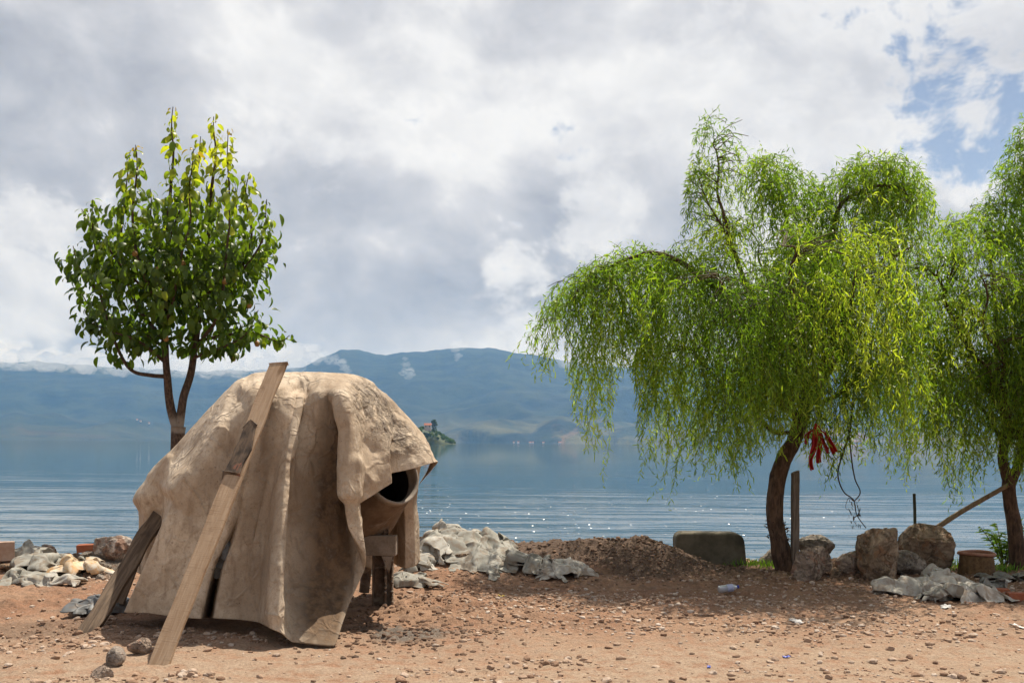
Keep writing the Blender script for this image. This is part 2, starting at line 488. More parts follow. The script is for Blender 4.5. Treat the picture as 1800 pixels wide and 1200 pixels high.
        finish(t, c, 0.92, t.m('ADD', t.m('ADD', t.m('MULTIPLY', n1, 1.3), t.m('MULTIPLY', n2, 0.45)), t.m('ADD', t.rng(vor, 0.0, 0.05, 0, 0.35), t.m('MULTIPLY', n4, 0.5))), 1.0, 0.055, 0.2)
        return m
    M['rock_pale'] = rockm('pale_rock', (0.42, 0.35, 0.29), (0.56, 0.48, 0.41), (0.33, 0.19, 0.13), 3.5)
    M['rock_brown'] = rockm('brown_rock', (0.32, 0.225, 0.15), (0.46, 0.35, 0.25), (0.33, 0.18, 0.10), 3)
    M['rock_pink'] = rockm('pinkish_rock', (0.40, 0.30, 0.235), (0.54, 0.43, 0.34), (0.42, 0.23, 0.155), 3)
    M['rock_grey'] = rockm('grey_rock', (0.29, 0.245, 0.20), (0.43, 0.37, 0.31), (0.22, 0.165, 0.125), 3)
    m, t = mat('pebble')
    n = t.noise(t.wp, 40, 4, 0.6)
    c = t.ramp(t.tint, [(0.0, (0.13, 0.085, 0.06)), (0.35, (0.31, 0.19, 0.125)), (0.7, (0.46, 0.33, 0.24)), (1.0, (0.60, 0.51, 0.43))])
    c = t.mix(t.rng(n, 0.45, 0.75, 0, 0.5), c, (0.2, 0.125, 0.08))
    finish(t, c, 0.92, n, 0.4, 0.01, 0.2); M['pebble'] = m

    def cloth(name, a, b, dirt, rough=0.75):
        m, t = mat(name)
        n1 = t.noise(t.co, 4, 5, 0.6, 0.4); n2 = t.noise(t.co, 20, 6, 0.65); n3 = t.noise(t.co, 160, 2)
        c = t.mix(t.rng(n1, 0.35, 0.65), a, b); c = t.mix(t.rng(n2, 0.48, 0.68, 0, 0.8), c, dirt); c = t.mix(t.rng(t.noise(t.co, 7, 4, 0.6, 0.5), 0.52, 0.62, 0, 0.7), c, dirt)
        finish(t, c, rough, t.m('ADD', t.m('MULTIPLY', n2, 0.4), t.m('MULTIPLY', n3, 0.2)), 0.2, 0.005, 0.3)
        return m
    M['rag'] = cloth('grey_cloth', (0.25, 0.24, 0.205), (0.40, 0.385, 0.335), (0.22, 0.165, 0.115))
    M['rag_dark'] = cloth('dull_cloth', (0.20, 0.195, 0.17), (0.30, 0.285, 0.25), (0.15, 0.11, 0.08))
    M['rag_light'] = cloth('pale_sheet', (0.36, 0.34, 0.295), (0.52, 0.495, 0.44), (0.28, 0.21, 0.15))
    M['sack'] = cloth('sack_cloth', (0.60, 0.44, 0.26), (0.66, 0.60, 0.50), (0.55, 0.29, 0.10))
    M['dark_tarp'] = cloth('dark_plastic', (0.11, 0.115, 0.12), (0.19, 0.195, 0.195), (0.13, 0.10, 0.075), 0.5)
    M['red'] = cloth('red_cloth', (0.36, 0.010, 0.008), (0.50, 0.018, 0.014), (0.22, 0.008, 0.008), 0.7)
    M['dark_cover'] = cloth('olive_cover', (0.085, 0.07, 0.05), (0.14, 0.12, 0.085), (0.06, 0.045, 0.03))

    M['concrete'] = simple('mossy_concrete', (0.10, 0.085, 0.058), (0.19, 0.165, 0.12), 3.2, 0.92, 0.6, 0.012, c3=(0.055, 0.05, 0.035))
    M['brick'] = simple('red_brick', (0.30, 0.085, 0.045), (0.42, 0.15, 0.075), 12, 0.9, 0.6, 0.008, c3=(0.32, 0.19, 0.13))
    M['block'] = simple('pale_brick', (0.42, 0.27, 0.19), (0.54, 0.40, 0.31), 10, 0.92, 0.6, 0.01)
    M['steel'] = simple('cement_caked_steel', (0.24, 0.185, 0.135), (0.38, 0.31, 0.245), 9, 0.85, 0.9, 0.012, c3=(0.16, 0.095, 0.055))
    M['rust'] = simple('rusty_steel', (0.07, 0.045, 0.03), (0.20, 0.13, 0.085), 10, 0.85, 0.9, 0.012, c3=(0.29, 0.23, 0.175))
    M['drum'] = simple('drum_steel', (0.14, 0.09, 0.055), (0.25, 0.175, 0.115), 6, 0.8, 0.7, 0.012, c3=(0.36, 0.30, 0.24))
    M['rim'] = simple('drum_rim', (0.30, 0.255, 0.21), (0.42, 0.365, 0.31), 12, 0.85, 0.7, 0.008)
    M['black'] = simple('greasy_black', (0.012, 0.010, 0.009), (0.035, 0.028, 0.022), 12, 0.6)
    M['yellow'] = simple('yellow_paint', (0.32, 0.17, 0.025), (0.42, 0.25, 0.05), 9, 0.6, c3=(0.12, 0.07, 0.03))
    M['basket'] = simple('woven_cane', (0.11, 0.06, 0.028), (0.25, 0.15, 0.07), 30, 0.85, 0.5, 0.005)
    M['basket_rim'] = simple('red_rim', (0.33, 0.14, 0.085), (0.42, 0.22, 0.15), 14, 0.8)
    M['pole'] = simple('green_pole', (0.045, 0.055, 0.035), (0.08, 0.085, 0.055), 14, 0.7)
    M['blue'] = simple('blue_plastic', (0.02, 0.03, 0.32), (0.05, 0.09, 0.45), 9, 0.45, 0.1)
    M['yellow_bit'] = simple('yellow_plastic', (0.6, 0.42, 0.02), (0.7, 0.5, 0.04), 9, 0.5, 0.1)
    M['white'] = simple('white_paper', (0.62, 0.60, 0.57), (0.74, 0.72, 0.69), 9, 0.8, 0.3)
    m, t = mat('clear_plastic')
    finish(t, (0.75, 0.78, 0.84), 0.18, None, spec=0.5, **{'Transmission Weight': 0.55, 'IOR': 1.35}); M['bottle'] = m
    M['bottle_label'] = simple('bottle_label', (0.30, 0.34, 0.55), (0.55, 0.58, 0.72), 30, 0.4, 0.1)

    # lake: opaque deep water with ripples that die out away from the bank
    m, t = mat('lake_water')
    sep = t.n('ShaderNodeSeparateXYZ', {0: t.wp}, None)
    y = sep.outputs[1]
    near = t.m('POWER', t.rng(y, 150, 12, 0, 1, False), 2.2); near2 = t.rng(y, 48, 16)
    far = t.rng(y, 1500, 80, 0.02, 1.0, False)
    pat = t.rng(t.noise(t.map(t.wp, (0.03, 0.09, 1)), 1.0, 3, 0.6), 0.36, 0.6, 0.25, 1.0)
    w1 = t.noise(t.map(t.wp, (0.10, 0.62, 1), (0, 0, 0), (0, 0, 0.04)), 1.0, 3, 0.45, 0.5)
    w2 = t.noise(t.map(t.wp, (0.34, 1.9, 1), (7, 3, 0), (0, 0, -0.05)), 1.0, 3, 0.5, 0.4)
    w3 = t.noise(t.map(t.wp, (2.2, 5.0, 1)), 1.0, 2, 0.5)
    amp = t.m('MULTIPLY', t.m('ADD', t.m('MULTIPLY', near, 0.75), t.m('MULTIPLY', near2, 0.25)), pat)
    h = t.m('ADD', t.m('MULTIPLY', w1, 0.13), t.m('MULTIPLY', w2, 0.040))
    h = t.m('ADD', h, t.m('MULTIPLY', w3, 0.0022))
    h = t.m('MULTIPLY', h, amp)
    # sparse steep wavelets that catch the sun: little faces leaning about 35 degrees, each a bit differently
    gp = t.map(t.wp, (2.5, 1.7, 1))
    cell = t.n('ShaderNodeTexVoronoi', {'Vector': gp, 'Scale': 1.0, 'Randomness': 1.0}, None, voronoi_dimensions='2D')
    rnd = t.n('ShaderNodeSeparateColor', {0: cell.outputs[1]}, None)
    sx_ = t.m('ADD', -0.20, t.m('MULTIPLY', t.m('SUBTRACT', rnd.outputs[0], 0.5), 0.5)); sy_ = t.m('ADD', 0.76, t.m('MULTIPLY', t.m('SUBTRACT', rnd.outputs[1], 0.5), 0.35))
    clump = t.rng(t.noise(t.map(t.wp, (0.10, 0.16, 1), (3, 9, 0)), 1.0, 3, 0.6), 0.42, 0.62)
    dot = t.m('MULTIPLY', t.m('LESS_THAN', cell.outputs[0], t.m('MULTIPLY', near, 0.085)), t.m('GREATER_THAN', t.m('MULTIPLY', rnd.outputs[2], t.m('ADD', 0.5, t.m('MULTIPLY', clump, 0.5))), 0.12))
    bmp = t.n('ShaderNodeBump', {'Strength': 1.0, 'Distance': 1.0, 'Height': h})
    fn = t.n('ShaderNodeVectorMath', {0: t.n('ShaderNodeCombineXYZ', {0: t.m('MULTIPLY', sx_, -1.0), 1: t.m('MULTIPLY', sy_, -1.0), 2: 1.0})}, operation='NORMALIZE')
    mx = t.n('ShaderNodeMix', None, None, data_type='VECTOR')
    t.t.links.new(dot, mx.inputs[0]); t.t.links.new(bmp, mx.inputs[4]); t.t.links.new(fn, mx.inputs[5])
    bmp = mx.outputs[1]
    b = t.n('ShaderNodeBsdfPrincipled', {'Base Color': (0.012, 0.045, 0.06), 'Roughness': t.m('ADD', 0.05, t.m('MULTIPLY', dot, 0.2)), 'IOR': 1.333, 'Specular IOR Level': 0.5, 'Normal': bmp})
    t.n('ShaderNodeOutputMaterial', {0: b}, None); M['water'] = m

    m, t = mat('mountain')
    n1 = t.noise(t.wp, 0.0012, 7, 0.65, 0.5); n2 = t.noise(t.wp, 0.006, 7, 0.65); n3 = t.noise(t.map(t.wp, (1, 1, 2)), 0.0028, 4, 0.6, 0.6)
    z = t.n('ShaderNodeSeparateXYZ', {0: t.wp}, 2)
    c = t.mix(t.rng(n2, 0.38, 0.62), (0.012, 0.022, 0.018), (0.030, 0.044, 0.026))
    xx = t.n('ShaderNodeSeparateXYZ', {0: t.wp}, 0)
    low = t.m('MULTIPLY', t.rng(z, 190, 20), t.rng(xx, -900, 0, 0.15, 1.0))
    c = t.mix(t.m('MULTIPLY', t.rng(n1, 0.46, 0.58), t.m('ADD', t.m('MULTIPLY', low, 0.7), 0.05)), c, (0.15, 0.14, 0.06))
    c = t.mix(t.m('MULTIPLY', t.rng(n3, 0.58, 0.66, 0, 0.6), low), c, (0.24, 0.14, 0.09))
    finish(t, c, 0.95, n2, 1.0, 30.0, 0.1); M['mountain'] = m
    M['island'] = simple('island_earth', (0.05, 0.07, 0.03), (0.10, 0.12, 0.05), 0.2)
    M['far_leaf'] = leaf_mat('island_leaf', (0.022, 0.048, 0.018), (0.05, 0.10, 0.028), (0.13, 0.19, 0.04), 0.3, 0.7)
    M['plaster'] = simple('pale_plaster', (0.55, 0.42, 0.32), (0.68, 0.55, 0.45), 0.5)
    M['white_wall'] = simple('white_wall', (0.68, 0.67, 0.64), (0.78, 0.77, 0.74), 0.5)
    M['roof'] = simple('red_tiles', (0.40, 0.13, 0.07), (0.5, 0.2, 0.11), 0.6)
    M['glass'] = simple('dark_pane', (0.02, 0.025, 0.03), (0.04, 0.045, 0.05), 0.5, 0.2)
    M['boat'] = wood('boat_wood', (0.06, 0.042, 0.032), (0.12, 0.085, 0.065), (0.04, 0.03, 0.025))
    m = bpy.data.materials.new('haze'); m.use_nodes = True; m.node_tree.nodes.clear(); t = NT(m.node_tree)
    v = t.n('ShaderNodeVolumePrincipled', {'Color': (0.22, 0.50, 1.0), 'Density': HAZE, 'Anisotropy': 0.15, 'Absorption Color': (1.0, 1.0, 1.0)})
    t.n('ShaderNodeOutputMaterial', {1: v}, None); M['haze'] = m
    m = bpy.data.materials.new('mist'); m.use_nodes = True; m.node_tree.nodes.clear(); t = NT(m.node_tree)
    v = t.n('ShaderNodeVolumePrincipled', {'Color': (0.86, 0.88, 0.92), 'Density': 0.0032, 'Anisotropy': 0.2})
    t.n('ShaderNodeOutputMaterial', {1: v}, None); M['mist'] = m
    return M


HAZE = 0.000060
M = make_materials()
WATER = -0.8


# ------------------------------------------------------------------ ground
def G(x, y):
    x = np.asarray(x, float); y = np.asarray(y, float)
    z = 0.035 * fbm(x * 0.45, y * 0.45, 0, 3, 3)
    inb = sst(-1.75, -0.7, x) * (1 - sst(1.5, 2.5, x))
    z = z + 0.25 * inb * np.exp(-((y - 11.8) / 0.85) ** 2)
    z = z + 0.17 * np.exp(-((x - 1.30) / 0.85) ** 2 - ((y - 11.5) / 0.6) ** 2) * (1 + 0.2 * fbm(x * 2, y * 2, 0, 3, 9))
    z = z + 0.04 * np.exp(-((x - 2.2) / 0.8) ** 2 - ((y - 11.4) / 0.5) ** 2)
    z = z + 0.22 * np.exp(-((x + 0.65) / 0.7) ** 2 - ((y - 11.2) / 0.8) ** 2)
    z = z + 0.16 * np.exp(-((x - 3.9) / 0.5) ** 2 - ((y - 11.6) / 0.4) ** 2)
    z = z + 0.17 * sst(-3.75, -4.2, x) * np.exp(-((y - 11.35) / 0.6) ** 2)
    z = z + 0.05 * np.exp(-((x + 3.2) / 0.5) ** 2 - ((y - 7.7) / 0.4) ** 2)
    edge = 12.55 + 0.35 * vn(x * 0.6, 0.0, 0, 4) + 0.4 * inb
    z = z - 1.9 * sst(0.0, 3.4, y - edge)
    return z


def masks(x, y):
    n = fbm(x * 1.3, y * 1.3, 0, 4, 21)
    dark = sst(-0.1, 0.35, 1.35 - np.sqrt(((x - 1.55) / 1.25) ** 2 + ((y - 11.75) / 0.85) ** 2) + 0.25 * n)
    dark = np.maximum(dark, 0.5 * sst(0, 0.5, 1.1 - np.sqrt(((x - 4.4) / 2.3) ** 2 + ((y - 11.6) / 0.85) ** 2) + 0.2 * n))  # willow shade put into the soil colour round the boulders
    dark = np.maximum(dark, 0.5 * sst(0, 0.4, 0.9 - np.sqrt(((x + 3.3) / 1.0) ** 2 + ((y - 7.8) / 0.5) ** 2) + 0.25 * n))  # darker earth and the tarp's shade painted as one tone
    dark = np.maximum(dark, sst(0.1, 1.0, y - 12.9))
    grey = sst(0, 0.35, 0.8 - np.sqrt(((x + 0.83) / 0.5) ** 2 + ((y - 7.75) / 0.5) ** 2) + 0.45 * n)
    grey = np.maximum(grey, sst(0, 0.3, 0.75 - np.sqrt(((x + 4.45) / 0.45) ** 2 + ((y - 10.9) / 0.5) ** 2) + 0.2 * n))
    dust = np.clip(sst(8.5, 6.4, y) * 1.0 + 0.35 * sst(9.8, 8.5, y) * sst(0.5, 2.0, x) + 0.25 * n, 0, 1)
    return dark, grey, dust


def ground_fine(x, y):
    dark, grey, dust = masks(x, y)
    z = G(x, y)
    rough = 0.55 + 1.1 * sst(7.0, 9.2, y) + 0.9 * dark + 1.3 * grey + 0.8 * np.clip(fbm(x * 0.8, y * 0.8, 0, 2, 33), 0, 1)
    rough = rough + 1.0 * np.exp(-((x + 0.9) / 0.45) ** 2 - ((y - 8.9) / 0.5) ** 2)
    z = z + rough * (0.012 * fbm(x * 4, y * 4, 0, 3, 31) + 0.012 * np.abs(fbm(x * 9, y * 9, 0, 3, 41)) + 0.005 * vn(x * 30, y * 30, 0, 51))
    return z


def build_ground():
    xs = np.concatenate([[-90, -50, -30, -20, -14, -11, -9], np.arange(-7.5, 8.5, 0.033), [9.5, 11, 14, 20, 30, 50, 90]])
    ys = np.concatenate([[-60, -30, -14, -6, -1, 2, 3.6, 4.6], np.arange(5.3, 9.6, 0.028), np.arange(9.6, 13.2, 0.038), np.arange(13.3, 17, 0.3), [18, 22]])
    X, Y = np.meshgrid(xs, ys, indexing='ij')
    x, y = X.ravel(), Y.ravel()
    z = ground_fine(x, y)
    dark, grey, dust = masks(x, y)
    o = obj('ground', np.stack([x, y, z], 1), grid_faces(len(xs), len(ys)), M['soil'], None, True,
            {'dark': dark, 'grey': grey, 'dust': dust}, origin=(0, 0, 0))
    tag(o, kind='structure')


def hit(px, py):
    """where the pixel's ray meets the earth"""
    d = np.linspace(5, 16, 900)
    p0 = at(px, py, 1.0)
    x = p0[0] * d; z = CZ + (p0[2] - CZ) * d
    g = G(x, d)
    k = np.argmax(z <= g) if np.any(z <= g) else len(d) - 1
    return np.array([x[k], d[k], g[k]])


def build_lake():
    s = 30000.0
    xs = np.array([-s, -2000, -200, -40, 0, 40, 200, 2000, s]); ys = np.array([12.6, 20, 40, 100, 400, 2000, s])
    X, Y = np.meshgrid(xs, ys, indexing='ij')
    v = np.stack([X.ravel(), Y.ravel(), np.full(X.size, WATER)], 1)
    tag(obj('lake', v, grid_faces(len(xs), len(ys)), M['water'], None, False, origin=(0, 0, WATER)), kind='structure')


# ------------------------------------------------------------------ far shore
RIDGE = [(-1600, 640), (-900, 655), (-400, 640), (-100, 648), (60, 640), (180, 648), (330, 655), (450, 652), (533, 647), (570, 628), (597, 617), (633, 615),
         (660, 623), (687, 622), (733, 617), (767, 616), (800, 611), (835, 610), (870, 611), (900, 618), (943, 622), (1000, 634),
         (1100, 640), (1250, 632), (1400, 645), (1600, 650), (1850, 640), (2300, 650), (3400, 640)]


def build_mountains():
    px = np.concatenate([np.arange(-1600, 0, 20), np.arange(0, 1300, 4), np.arange(1300, 3400, 20)])
    ds = np.concatenate([np.linspace(4350, 8200, 104), np.linspace(8300, 10400, 12)])
    P, D = np.meshgrid(px.astype(float), ds, indexing='ij')
    prof = HY - np.interp(P, [p for p, _ in RIDGE], [q for _, q in RIDGE])
    prof = prof + 1.6 * fbm(P * 0.05, 0 * P, 0, 4, 77)
    X = (P - 900) * D / F
    shore = 5000 + 350 * fbm(P * 0.006, 0 * P, 0, 3, 5) - 250 * np.exp(-((P - 930) / 130) ** 2)
    t = np.clip((D - shore) / (8000 - shore), 0, None)
    spur = 1 - np.abs(fbm(X * 0.0011, D * 0.0011, 0, 4, 13))
    shape = np.where(t < 1, sst(0, 1, t) * 0.45 + t * 0.55, 1 - (t - 1) * 0.6)
    shape = shape * (0.72 + 0.28 * np.clip(t, 0, 1)) + 0.17 * (spur - 0.55) * np.clip(t * 3, 0, 1) * np.clip(1.0 - t, 0, 1) * 1.6
    roll = (P - 900) * sr_ * 0
    Z = prof * 8000 / F * shape + roll
    foot = 30 * np.exp(-((P - 850) / 60) ** 2) + 38 * np.exp(-((P - 990) / 55) ** 2) + 20 * np.exp(-((P - 1120) / 90) ** 2)
    Z = Z + foot * 5000 / F * np.exp(-((D - 5350) / 260) ** 2) * (0.8 + 0.35 * fbm(X * 0.004, D * 0.004, 0, 3, 17))
    Z = np.where(D <= shore, -12, np.maximum(Z - 3, 1.0 + (D - shore) * 0.05))
    v = np.stack([X.ravel(), D.ravel(), Z.ravel()], 1)
    tag(obj('mountains', v, grid_faces(len(px), len(ds)), M['mountain'], origin=(0, 6000, -12)), kind='structure')


def leaf_cloud(n, cen, rad, size, seed, tints=(0, 1)):
    """small leaf-sized faces spread through a crown; returns verts, quads, tint"""
    r = np.random.default_rng(seed)
    d = r.normal(size=(n, 3)); d /= np.linalg.norm(d, axis=1)[:, None]
    p = np.array(cen) + d * np.array(rad) * (r.uniform(0.35, 1, (n, 1)) ** 0.5)
    a = r.normal(size=(n, 3)); a /= np.linalg.norm(a, axis=1)[:, None]
    b = np.cross(a, r.normal(size=(n, 3))); b /= np.linalg.norm(b, axis=1)[:, None]
    s = size * r.uniform(0.6, 1.3, (n, 1))
    v = np.stack([p - a * s, p + b * s * 0.6, p + a * s, p - b * s * 0.6], 1).reshape(-1, 3)
    return v, np.arange(4 * n).reshape(-1, 4), np.repeat(r.uniform(*tints, n), 4)


def build_island():
    d = 1300.0
    c = at(742, 778, d); k = d / F
    gx = np.linspace(-62, 62, 50) * k; gy = np.linspace(-40, 40, 30) * k
    X, Y = np.meshgrid(gx, gy, indexing='ij')
    prof = np.interp(X / k, [-62, -45, -20, 0, 12, 25, 38, 50, 56, 62], [-2, 12, 22, 27, 25, 21, 12, 6, 2, -2])
    Z = prof * k * np.clip(1 - (Y / (40 * k)) ** 2, 0, 1) ** 0.6 + 0.5 * fbm(X * 0.2, Y * 0.2, 0, 3, 8) + WATER - 0.6
    v = np.stack([X.ravel() + c[0], Y.ravel() + d, Z.ravel()], 1)
    tag(obj('island', v, grid_faces(50, 30), M['island'], origin=(c[0], d, WATER)), kind='structure')
    vs, ts = [], []
    for i in range(240):
        x = random.uniform(-58, 57); y = random.uniform(-34, 25)
        h = np.interp(x, [-62, -45, -20, 0, 12, 25, 38, 50, 56, 62], [-2, 12, 22, 27, 25, 21, 12, 6, 2, -2]) * max(0, 1 - (y / 40) ** 2) ** 0.6
        if h < 0.5 or (abs(x - 10) < 9 and y < 2 and h > 18): continue
        rr = random.uniform(2.2, 4.6)
        t0 = random.uniform(0, 0.7)
        q, f, t = leaf_cloud(60, (c[0] + x * k, d + y * k, h * k + WATER + rr * 0.35 * k), (rr * k, rr * k, rr * 0.8 * k), 0.8, i, (t0, t0 + 0.3))
        vs.append(q); ts.append(t)
    vs = np.concatenate(vs)
    tag(obj('island_wood', vs, np.arange(len(vs)).reshape(-1, 4), M['far_leaf'], None, False, {'tint': np.concatenate(ts)}),
        'dense green bushes covering the small island', 'bushes', kind='stuff')
    # tall pine on the top
    p = at(763, 756, d - 4)
    root = empty('pine_tree', p)
    tag(root, 'tall dark pine on top of the small island', 'tree')
    v, f = tube([p + (0, 0, z) for z in np.linspace(-2.5, 13, 6)], [0.45, 0.12], 6)
    obj('trunk', v, f, M['bark'], root)
    vs, ts = [], []
    for i, (dx, dz, rr) in enumerate([(0, 4, 3.3), (-1, 6.5, 2.8), (1.2, 8.2, 3.3), (-1.8, 10.2, 2.8), (1.2, 10.6, 2.6), (0, 13, 2.3), (-2.4, 11.8, 1.6), (2.6, 7.0, 2.0), (0.5, 1.5, 3.2)]):
        q, fq, t = leaf_cloud(90, p + (dx, 0, dz), (rr, rr, rr * 0.5), 0.7, 900 + i, (0, 0.3)); vs.append(q); ts.append(t)
    vs = np.concatenate(vs)
    obj('crown', vs, np.arange(len(vs)).reshape(-1, 4), M['far_leaf'], root, False, {'tint': np.concatenate(ts)})
    # house
    p = at(752, 752.5, d - 18)
    house('house', p, (8.5, 5, 4.0), 2.6, 'plaster', 'pale house with red roof beside the pine on the island')


def house(name, p, size, rh, wallm, label, group=None):
    w_, dp, h = size
    root = empty(name, p); tag(root, label, 'house', group)
    x, y, z = p
    v, f = box((x - w_ / 2, y - dp / 2, z - 3), (x + w_ / 2, y + dp / 2, z + h)); obj('wall', v, f, M[wallm], root, False)
    a, b = w_ / 2 + 0.5, dp / 2 + 0.5
    v = np.array([(x - a, y - b, z + h + 0.02), (x + a, y - b, z + h + 0.02), (x + a, y + b, z + h + 0.02), (x - a, y + b, z + h + 0.02), (x - a, y, z + h + rh), (x + a, y, z + h + rh)])
    obj('roof', v, [(0, 1, 5, 4), (2, 3, 4, 5), (0, 4, 3), (1, 2, 5), (0, 3, 2, 1)], M['roof'], root, False)
    for dx in (-0.28, 0.28):
        v, f = box((x + dx * w_ - 0.6, y - dp / 2 - 0.06, z + h * 0.4), (x + dx * w_ + 0.6, y - dp / 2 + 0.05, z + h * 0.8)); obj('window', v, f, M['glass'], root, False)


def build_villages():
    for i, (px, py) in enumerate([(236, 740), (241, 738.5), (247, 741), (262, 744)]):
        house('far_house', at(px, py, 5750), (9, 7, 5), 3, 'white_wall', 'tiny white house on the far slope behind the pear tree', 'white houses on the far left slope')
    for i, px in enumerate([903, 911, 932, 937, 955, 984]):
        p = at(px, 777, 4850 + 12 * (i % 3)); p[2] = 1.5
        house('shore_house', p, (7 + 3 * (i % 3), 7, 4.0 + i % 2), 2.5, 'white_wall', 'tiny pale house on the far shore right of the island', 'pale houses along the far right shore')


def build_haze():
    v, f = box((-24000, -400, WATER - 18), (24000, 10900, 860))
    o = obj('haze', v, f, M['haze'], None, False, origin=(0, 0, WATER - 18)); tag(o, kind='stuff')


def build_mist():
    r = np.random.default_rng(5)
    groups = [
        ('low white cloud bank hiding the left ridge behind the pear tree', [(20, 622, 34), (70, 630, 30), (110, 634, 22), (150, 630, 30), (190, 640, 20), (240, 634, 32), (290, 643, 24), (330, 640, 30), (380, 640, 30), (420, 642, 24), (450, 634, 30), (500, 628, 32), (520, 640, 16), (-40, 622, 40), (540, 618, 20), (30, 636, 26), (85, 640, 20), (150, 645, 20), (215, 646, 22), (270, 648, 18), (320, 652, 18), (365, 650, 20), (410, 652, 18), (470, 646, 22), (515, 640, 18), (555, 628, 14)], 7300),
        ('small mist wisp below the ridge right of the upright plank', [(585, 628, 9), (597, 636, 10), (606, 645, 8), (612, 652, 6), (578, 634, 8), (572, 622, 9)], 6900),
        ('small puff of mist below the ridge above the tarp', [(713, 640, 7), (716, 652, 10), (722, 658, 8), (709, 655, 7), (712, 630, 5), (718, 663, 6)], 6700),
        ('thin mist wisp crossing the ridge crest above the lake', [(803, 604, 10), (800, 615, 7), (806, 625, 7), (803, 632, 4), (812, 608, 8)], 6900),
        ('pale cloud patch on the ridge behind the left willow', [(1000, 634, 18), (1030, 637, 16), (1060, 632, 20), (1100, 628, 24)], 7300),
    ]
    for label, blobs, d in groups:
        acc = Acc()
        for j, (px, py, rr) in enumerate(blobs):
            v, f = ico(4)
            k = d / F
            n = 1 + 0.42 * fbm(v[:, 0] * 1.6 + j * 7, v[:, 1] * 1.6, v[:, 2] * 1.6, 4, 60 + j)
            v = v * n[:, None] * np.array([rr * 1.15, rr * 1.2, rr * 0.72]) * k + at(px, py, d + r.uniform(-60, 60))
            acc.add(v, f)
        o = acc.build('mist', M['mist']); tag(o, label, 'mist', kind='stuff')


# ------------------------------------------------------------------ the covered mixer
def slacken(V, N, row, px):
    """gives the sheet slightly more cloth than it has room for, so that it wrinkles by itself"""
    nu, nv = V.shape[:2]; T = V.copy(); rest = []
    a, b, c = V[..., 0], V[..., 1], V[..., 2]
    ez = np.clip(0.014 * (0.4 + fbm(a * 2.2, b * 2.2, c * 1.4, 2, 131)), 0.0, 0.04)
    ez = ez + 0.012 * np.exp(-((row - 4.9) / 0.6) ** 2) + 0.014 * np.exp(-((px - 21) / 4.0) ** 2)
    for di, dj in ((1, 0), (0, 1), (1, 1), (1, -1), (7, 0), (0, 7)):
        sa = (slice(0, nu - di), slice(max(0, -dj), nv - max(0, dj))); sb = (slice(di, nu), slice(max(0, dj), nv - max(0, -dj)))
        L = np.linalg.norm(V[sb] - V[sa], axis=-1, keepdims=True)
        ex = ez[sa][..., None] * ((1.0, 0.55, 0.78, 0.78, 0.6, 0.3)[((1, 0), (0, 1), (1, 1), (1, -1), (7, 0), (0, 7)).index((di, dj))])
        rest.append((sa, sb, L * (1 + ex), 0.24 if max(di, abs(dj)) == 1 else 0.16))
    P = V + N * (0.004 * fbm(a * 9, b * 9, c * 5, 2, 133))[..., None]
    for it in range(46):
        for sa, sb, L, k in rest:
            d = P[sb] - P[sa]; l = np.linalg.norm(d, axis=-1, keepdims=True) + 1e-9
            q = d * (1 - L / l) * k
            P[sa] += q; P[sb] -= q
        P += (T - P) * 0.035
    return P


